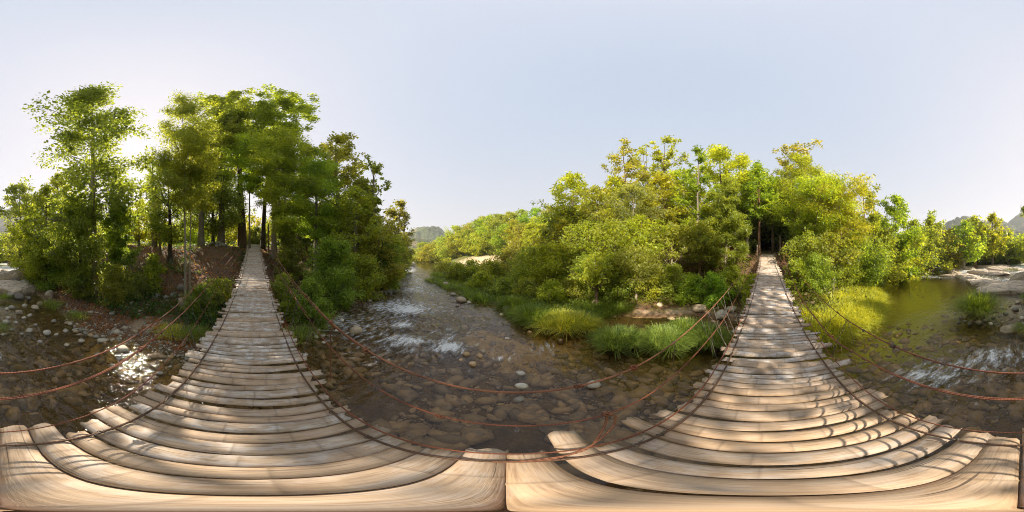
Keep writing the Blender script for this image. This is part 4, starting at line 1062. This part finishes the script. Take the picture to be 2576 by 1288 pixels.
for a in [
 (62, 722, 34, 'grey', 'big upright grey-brown boulder in the left rapids'),
 (62, 702, 30, 'tan', 'reddish boulder behind the big upright one in the left rapids'),
 (95, 712, 26, 'dark', 'dark wet boulder at the bank side of the left rapids'),
 (40, 715, 20, 'dark', 'dark boulder at the foot of the left cascade'),
 (48, 750, 26, 'dark', 'very dark smooth boulder below the left cascade'),
 (28, 745, 28, 'grey', 'brown leaning rock beside the very dark smooth boulder'),
 (72, 752, 18, 'dark', 'small dark boulder beside the very dark smooth one'),
 (124, 748, 38, 'tan', 'large tan boulder above the feathery grass clump'),
 (102, 766, 18, 'tan', 'tan stone below the large tan boulder'),
 (12, 692, 26, 'grey', 'round grey boulder on top of the left slab edge'),
 (28, 665, 26, 'dark', 'dark rock ledge in the upper left rapids'),
 (76, 672, 30, 'dark', 'wet dark ledge against the shady bank in the upper left rapids'),
 (272, 742, 20, 'dark', 'dark boulder right against the grey trunk'),
 (310, 740, 30, 'dark', 'dark boulder under the roots of the tallest tree'),
 (332, 750, 18, 'grey', 'grey stone at the root tips of the tallest tree'),
 (388, 718, 26, 'dark', 'dark boulder higher on the slope right of the roots'),
 (393, 748, 24, 'dark', 'tall dark boulder in the row right of the roots'),
 (415, 752, 18, 'dark', 'narrow dark boulder in the row right of the roots'),
 (372, 750, 16, 'grey', 'small grey boulder in the row right of the roots'),
 (436, 745, 18, 'dark', 'dark stone at the end of the row near the pale stems'),
 (462, 768, 40, 'tan', 'broad brown boulder in sun spots above the grass clump under the wires'),
 (455, 728, 26, 'dark', 'dark boulder behind the pale twin stems'),
 (294, 838, 24, 'pale', 'bright tan block on the leaf-strewn shore'),
 (340, 838, 20, 'tan', 'brown stone on the leaf-strewn shore right of the bright tan block'),
 (332, 765, 20, 'pale', 'half-buried pale stone in the leaf-strewn beach'),
 (282, 790, 16, 'grey', 'half-buried grey stone in the leaf-strewn beach'),
 (310, 880, 34, 'pale', 'big pale stone at the sun-glint edge of the left shallows'),
 (256, 858, 28, 'pale', 'smooth grey-white stone at the gravel tip of the left shore'),
 (243, 848, 20, 'grey', 'grey slab behind the smooth grey-white stone'),
]: stone_px(*a, meshes=BLOCK if a[3] in ('dark', 'tan') else ROUND)
near = [(165, 832, 16), (176, 815, 14), (188, 830, 14), (135, 808, 15), (142, 842, 14), (100, 860, 16), (168, 868, 15), (245, 892, 18), (298, 902, 16), (283, 918, 15), (402, 938, 17), (455, 942, 16), (475, 968, 22), (490, 930, 14), (428, 922, 12),
        (470, 905, 14), (60, 800, 14), (40, 812, 14), (75, 795, 16), (90, 818, 13), (20, 800, 15), (30, 830, 14), (8, 842, 16), (55, 840, 12), (18, 778, 14), (62, 770, 16), (800, 832, 14), (812, 845, 15), (825, 820, 13), (845, 832, 14), (795, 848, 16), (838, 815, 12),
        (860, 806, 14), (815, 862, 14), (930, 758, 15)]
for i_, (px, py, w) in enumerate(near):
    zone = 'left shallows' if px < 350 else ('glinting water by the left deck edge' if px < 500 else 'waterline under the front cables')
    stone_px(px, py, w, ['white', 'pale', 'pale', 'grey'][i_ % 4], 'small pale stone scattered along the ' + zone, group='pale stones along the ' + zone, name='stone')
for px, py, w, c, lb in [(15, 812, 24, 'pale', 'broad pale stone in the far-left shallows beside the dry reedy clump'), (48, 788, 22, 'tan', 'tan stone between the reedy clump and the feathery grass clump'),
                         (74, 832, 20, 'pale', 'pale stone in open water below the feathery grass clump'), (30, 775, 20, 'grey', 'flat grey stone in shallows behind the dry reedy clump'), (118, 838, 22, 'white', 'whitish stone near the shore below the small grass clump'),
                         (88, 775, 22, 'pink', 'pinkish stone at the foot of the large tan boulder'), (205, 858, 20, 'pale', 'pale stone in brown water off the gravel tip'), (215, 838, 16, 'grey', 'grey stone between the gravel tip and the small grass clump')]:
    stone_px(px, py, w, c, lb)
isl = [(2418, 800, 12), (2428, 808, 12), (2440, 815, 16), (2462, 812, 18), (2480, 806, 16), (2498, 800, 14), (2505, 785, 14), (2515, 795, 14), (2530, 790, 16), (2545, 800, 14), (2520, 775, 12), (2555, 780, 22), (2560, 762, 18), (2492, 815, 13), (2412, 812, 12), (2540, 770, 12), (2570, 800, 14)]
for i_, (px, py, w) in enumerate(isl):
    stone_px(px, py, w, ['tan', 'pale', 'dark'][i_ % 3], 'small stone of the gravel islet around the tall reedy clump', group='stones of the gravel islet', name='stone')
stone_px(2540, 830, 56, 'tan', 'flat brown rock lying in the right shallows beside a small grass tuft', sq=(1, .7, .6))
fl = [(2268, 668, 20), (2285, 664, 18), (2300, 668, 18), (2312, 660, 16), (2325, 664, 20), (2275, 658, 16), (2330, 655, 16), (2262, 678, 16), (2295, 655, 16)]
for i_, (px, py, w) in enumerate(fl):
    x, y = at(px, 26 + (678-py)*.25); z = float(level(np.array([x]), np.array([y]))[0])
    stone(x, y, max(z, gz(x, y)), 26*math.tan(w*R(.07)), ['tan', 'pink'][i_ % 2], 'warm brown stone in the rubble heap beside the little waterfall', 'rubble by the little waterfall', BLOCK, 'stone')
# heap of grey rubble at the top of the left bank
hx, hy = at(548, 19.5)
for i_ in range(26):
    a = ri.uniform(0, 6.28); q = ri.rand()**.6*1.15; x, y = hx + q*math.cos(a)*.9, hy + q*math.sin(a)*1.2
    stone(x, y, gz(x, y) + max(0, .55*(1-q/1.1)), ri.uniform(.16, .28), 'grey', 'angular grey stone in the heap at the top of the shady bank', 'heap of grey stones', BLOCK, 'stone')
# granite slabs
SLAB = [rock_mesh(s_+60, 6, .26, .5) for s_ in range(4)]
for me in SLAB:                                   # joints and terraces of split granite
    co = np.empty(len(me.vertices)*3, np.float32); me.vertices.foreach_get('co', co); co = co.reshape(-1, 3)
    u_ = co[:, 0]*.8 + co[:, 1]*.5 + .35*fbm(co[:, 0]*2, co[:, 1]*2+5, 3); v_ = co[:, 1]*.9 - co[:, 0]*.35 + .3*fbm(co[:, 0]*2+9, co[:, 1]*2, 3)
    cut = np.exp(-((u_*2.1 - np.round(u_*2.1))/.05)**2)*.05 + np.exp(-((v_*2.6 - np.round(v_*2.6))/.05)**2)*.035
    step_ = .05*np.round(fbm(co[:, 0]*1.6+3, co[:, 1]*1.6, 2)*7)/2
    co[:, 2] += (step_ - cut + .03*fbm(co[:, 0]*9, co[:, 1]*9, 4))*(co[:, 2] > -.1)
    me.vertices.foreach_set('co', co.ravel()); me.update()
for (x, y, sx, sy, sz, a, lb, col) in [
 (1.2, -17.6, 3.4, 2.4, 1.15, .35, 'largest sunlit granite slab with a cracked sloping face', 'pink'),
 (4.9, -20.6, 3.2, 2.0, .95, -.75, 'long granite slab in the middle of the slab row', 'pink'),
 (8.8, -24.6, 3.4, 1.6, .80, -.75, 'low granite slab beside the green pool', 'pink'),
 (13.2, -29.0, 3.6, 1.5, .75, -.7, 'farthest low slab of the slab row reaching the waterfall', 'tan'),
 (14.5, -34.5, 3.0, 1.8, 1.0, .4, 'granite hump above the waterfall', 'pink'),
 (-1.9, -16.6, 2.2, 1.9, .85, .8, 'striped granite slab beside the left cascade', 'pink'),
 (-1.0, -21.5, 2.8, 2.2, 1.2, .3, 'brown granite slab behind the largest one', 'tan'),
 (9.0, -40, 4.5, 1.8, .8, .2, 'thin flat slab in the upper rapids', 'tan'),
 (6.5, -28, 4.0, 1.8, .7, -.5, 'low granite slab across the channel behind the slab row', 'pink'),
 (3.2, -33, 3.6, 1.8, .8, .1, 'granite slab in the upper rapids with grass behind it', 'pink'),
 (12.5, -25.5, 1.6, 1.0, .7, .2, 'small rounded granite hump at the lip of the waterfall', 'tan'),
 (17.5, -40, 4.0, 1.6, .8, -.3, 'flat rock shelf near the fallen log', 'tan'),
]:
    o = bpy.data.objects.new('granite_slab', SLAB[ri.randint(4)]); C.objects.link(o)
    o.location = (x, y, float(level(np.array([x]), np.array([y]))[0]) - .05); o.scale = (sx*1.2, sy*1.25, sz*2.1); o.rotation_euler = (ri.normal(0, .06), ri.normal(0, .08), a)
    o.color = (*np.array(RC[col])*1.05, 1); tag(o, lb, 'rock')
# cobbles under and at the water: uncountable
ico = rock_mesh(99, 1, .15, .55); iv = np.array([v.co[:] for v in ico.vertices]); itri = np.array([p.vertices[:] for p in ico.polygons])
def cobbles(name, label, pts, smin, smax, cols):
    n = len(pts); s_ = smin*(smax/smin)**(ri.rand(n)**2.4); a = ri.uniform(0, 6.28, n); ca, sa = np.cos(a), np.sin(a)
    v = iv[None]*s_[:, None, None]*np.stack([np.ones(n), ri.uniform(.7, 1, n), ri.uniform(.7, 1.1, n)], -1)[:, None, :]
    V = np.stack([v[:, :, 0]*ca[:, None]-v[:, :, 1]*sa[:, None], v[:, :, 0]*sa[:, None]+v[:, :, 1]*ca[:, None], v[:, :, 2]], -1) + pts[:, None, :]
    F = (itri[None] + (np.arange(n)*len(iv))[:, None, None]).reshape(-1, 3)
    o = mk(name, V.reshape(-1, 3), F, M_rock, smooth=True); o.color = (*cols, 1); return tag(o, label, kind='stuff')
P = land_points(11000, ri, 1.0, 18, lambda x, y, s, sd: (s < -.15) & (np.hypot(x-8.5, y+9.5) > 3.2) & (vnoise(x*.9+3, y*.9) > .28))
cobbles('riverbed_cobbles', 'brown cobbles on the riverbed', P + np.array([0, 0, .02]), .025, .36, (.44, .28, .125))
P = land_points(2600, ri, 4.5, 34, lambda x, y, s, sd: (s > -.5) & (s < 1.2) & (vnoise(x*.7+3, y*.7) > .42) & ((sd == 0) | (np.abs(y) < 2) | (y > 12)))
cobbles('shore_pebbles', 'pebbles along the shore', P + np.array([0, 0, .015]), .03, .13, (.42, .37, .30))
P = land_points(2200, ri, 4.5, 26, lambda x, y, s, sd: (s > .3) & (s < 9) & (sd == 0) & (vnoise(x*.7, y*.7) > .42))
cobbles('bank_stones', 'small stones in the shady bank soil', P, .03, .20, (.36, .29, .23))

# ------------------------------------------------------------------ log, hut, hills, haze
M_log = plain('driftwood', (.36, .30, .24), (.2, .15, .11), .9, 5)
a = np.array(at(2278, 27)); b = np.array(at(2390, 37)); za = float(level(a[:1], a[1:])[0]) + .75
t = np.linspace(0, 1, 12)[:, None]; P = np.concatenate([a+(b-a)*t, za + .15*np.sin(t*5)], -1)
V, F, uv = tube(P, np.linspace(.30, .20, 12), 9)
tag(mk('fallen_log', V - P[0], F, M_log, None, uv, None, True, P[0]), 'bleached log lying across the stones above the little waterfall', 'log')
p0 = np.array([.28, 5.9, -H+.06]); p0[:2] = at(1318, 5.15)
V, F, uv = tube(np.array([[0, 0, .02], [.1, -.02, .04], [.2, .0, .03], [.32, -.03, .02]]), [.014, .012, .01, .006], 6)
tag(mk('stick', V, F, M_log, None, uv, None, True, p0), 'bleached stick lying beside the pale pointed stone', 'stick')
# bare hanging branch at the left bank
q = np.array(hit(885, 700)); br = empty('dead_branch', (q[0], q[1], gz(q[0], q[1])))
tag(br, 'bare grey branch arching out of the shady bank towards the water', 'branch'); u = np.array([.8, -.25, 0]); mb = MB()
for k in range(9):
    t = np.linspace(0, 1, 8)[:, None]; d = np.array([ri.normal(.5, .35), ri.normal(-.2, .35), ri.uniform(.1, .5)])*ri.uniform(.8, 2.4)
    P = np.array([0, 0, .8]) + d*t + np.array([0, 0, -1.0])*t*t*ri.uniform(.2, .9); V, F, uv = tube(P, np.linspace(.035, .008, 8), 5); mb.add(V, F, uv)
V, F, uv = tube(np.array([[0, 0, -.2], [0, 0, .5], [.05, 0, .9]]), [.06, .05, .04], 6); mb.add(V, F, uv)
o = mb.build('twigs', M_bark, br, True); o.color = (*BARK['pale'], 1)

M_red = plain('red earth plaster', (.40, .10, .035), (.26, .06, .025), .9, 3)
M_thatch = plain('dark thatch', (.10, .07, .045), (.05, .035, .025), .95, 8)
M_dark = plain('dark cloth', (.10, .022, .02), (.05, .012, .012), .9, 5)
def box(mb, c, s, rz=0):
    v = np.array([[x, y, z] for x in (-.5, .5) for y in (-.5, .5) for z in (-.5, .5)])*np.array(s)
    ca, sa = math.cos(rz), math.sin(rz); v = np.stack([v[:, 0]*ca-v[:, 1]*sa, v[:, 0]*sa+v[:, 1]*ca, v[:, 2]], -1) + np.array(c)
    mb.add(v, [[0, 1, 3, 2], [4, 6, 7, 5], [0, 4, 5, 1], [2, 3, 7, 6], [0, 2, 6, 4], [1, 5, 7, 3]])
hx, hy = at(1936, 25); hz_ = gz(hx, hy); shed = empty('shed', (hx, hy, hz_)); tag(shed, 'open dark shed with a low sloping roof behind the bridge landing', 'shed')
for px_, py_ in ((-1.6, -1.9), (-1.6, 1.9), (1.6, -1.9), (1.6, 1.9)):
    V, F, uv = tube(np.array([[px_, py_, -.3], [px_, py_, 1.1], [px_+.03, py_, 2.1+.18*px_]]), .07, 6); mk('post', V, F, M_post, shed, uv, None, True)
mb = MB(); v = np.array([[-2.2, -2.4, 1.72], [-2.2, 2.4, 1.72], [2.2, 2.4, 2.5], [2.2, -2.4, 2.5]]); v2 = v + np.array([0, 0, .14])
mb.add(np.concatenate([v, v2]), [[0, 1, 2, 3], [7, 6, 5, 4], [0, 4, 5, 1], [1, 5, 6, 2], [2, 6, 7, 3], [3, 7, 4, 0]]); mb.build('roof', M_thatch, shed)
mb = MB(); box(mb, (1.5, 0, .75), (.1, 3.6, 1.5)); mb.build('back_wall', M_dark, shed)
mb = MB(); box(mb, (-.2, -.5, .45), (.9, 1.3, .06)); box(mb, (-.2, -1.0, .2), (.08, .08, .45)); box(mb, (-.2, 0, .2), (.08, .08, .45)); mb.build('bench', M_post, shed)
hx, hy = at(1838, 21.5); hz_ = gz(hx, hy); hut = empty('hut', (hx, hy, hz_)); tag(hut, 'low hut with an orange-red wall glimpsed between trunks left of the landing', 'hut')
mb = MB(); box(mb, (0, 0, .65), (.22, 3.6, 1.9)); mb.build('wall', M_red, hut, rz=.25)
mb = MB(); box(mb, (-.116, -1.1, .5), (.02, .7, 1.5)); mb.build('door', M_thatch, hut, rz=.25)
mb = MB(); v = np.array([[-.7, -2.1, 1.5], [-.7, 2.1, 1.5], [1.8, 2.1, 2.3], [1.8, -2.1, 2.3]]); v2 = v + np.array([0, 0, .12])
mb.add(np.concatenate([v, v2]), [[0, 1, 2, 3], [7, 6, 5, 4], [0, 4, 5, 1], [1, 5, 6, 2], [2, 6, 7, 3], [3, 7, 4, 0]]); mb.build('roof', M_thatch, hut, rz=.25)
# landing path on the right bank
pv, pf = [], []
xs = np.linspace(17.2, 23.5, 14); ys = np.linspace(-.95, 1.05, 7)
X, Y = np.meshgrid(xs, ys, indexing='ij'); Z = terrain(X, Y) + .03
ii = np.arange(13)[:, None]*7; jj = np.arange(6)[None, :]
M_path = plain('trodden earth', (.34, .25, .16), (.24, .17, .11), .95, 3)
o = mk('path', np.stack([X, Y, Z], -1).reshape(-1, 3), np.stack([ii+jj, ii+7+jj, ii+8+jj, ii+1+jj], -1).reshape(-1, 4), M_path, smooth=True); tag(o, kind='structure')

# hills: wooded, seen through the haze
def hill_material():
    m, n, l, out = newmat('wooded hill'); p = worldpos(n)
    f = noise(n, l, .05, 8, p, .7); g = noise(n, l, .012, 5, p)
    c = mixc(n, l, ramp(n, l, f, [(.38, 0.0), (.62, 1.0)]), (.035, .06, .015), (.09, .11, .03))
    c = mixc(n, l, ramp(n, l, g, [(.55, 0.0), (.65, .8)]), c, (.30, .22, .13))
    d = nd(n, 'BsdfPrincipled', Roughness=1.0); l.new(c, d.inputs['Base Color']); l.new(bump(n, l, f, 1, 6), d.inputs['Normal']); l.new(d.outputs[0], out.inputs[0]); return m
M_hill = hill_material()
def hill(px, d, w, depth, h, seed, name='hill'):
    n = 150; u = np.linspace(-1, 1, n); X, Y = np.meshgrid(u, u, indexing='ij')
    q = np.clip(1-(X**2+Y**2), 0, 1); Z = h*q**1.6*(1+.5*fbm(X*2.2+seed, Y*2.2, 5)) + h*.35*fbm(X*4+seed*3, Y*4, 5)*q - 4 + h*.07*fbm(X*30, Y*30, 3)*(q > .05)
    cx, cy_ = at(px, d); a = bearing(px)
    wx_ = cx + X*w*math.cos(a) + Y*depth*math.sin(a); wy_ = cy_ - X*w*math.sin(a) + Y*depth*math.cos(a)
    ii = np.arange(n-1)[:, None]*n; jj = np.arange(n-1)[None, :]
    tag(mk(name, np.stack([wx_, wy_, Z], -1).reshape(-1, 3), np.stack([ii+jj, ii+n+jj, ii+n+1+jj, ii+1+jj], -1).reshape(-1, 4), M_hill, smooth=True), kind='structure')
hill(1074, 700, 200, 150, 128, 1.0); hill(1015, 450, 170, 100, 62, 2.0)
hill(2425, 620, 190, 120, 165, 3.3); hill(2490, 760, 300, 120, 165, 6.2); hill(2610, 900, 460, 200, 265, 4.1); hill(2540, 420, 200, 80, 70, 5.0)

# hazy air over the whole valley
hb = MB(); box(hb, (0, 0, 190), (3800, 3800, 420)); haze = hb.build('haze', None); tag(haze, kind='stuff')
hm = bpy.data.materials.new('hazy air'); hm.use_nodes = True; hn = hm.node_tree.nodes; hn.clear(); ho = hn.new('ShaderNodeOutputMaterial')
pv_ = hn.new('ShaderNodeVolumePrincipled'); pv_.inputs['Color'].default_value = (.93, .95, 1, 1); pv_.inputs['Density'].default_value = .00045; pv_.inputs['Anisotropy'].default_value = .15
hm.node_tree.links.new(pv_.outputs[0], ho.inputs['Volume']); haze.data.materials.append(hm)
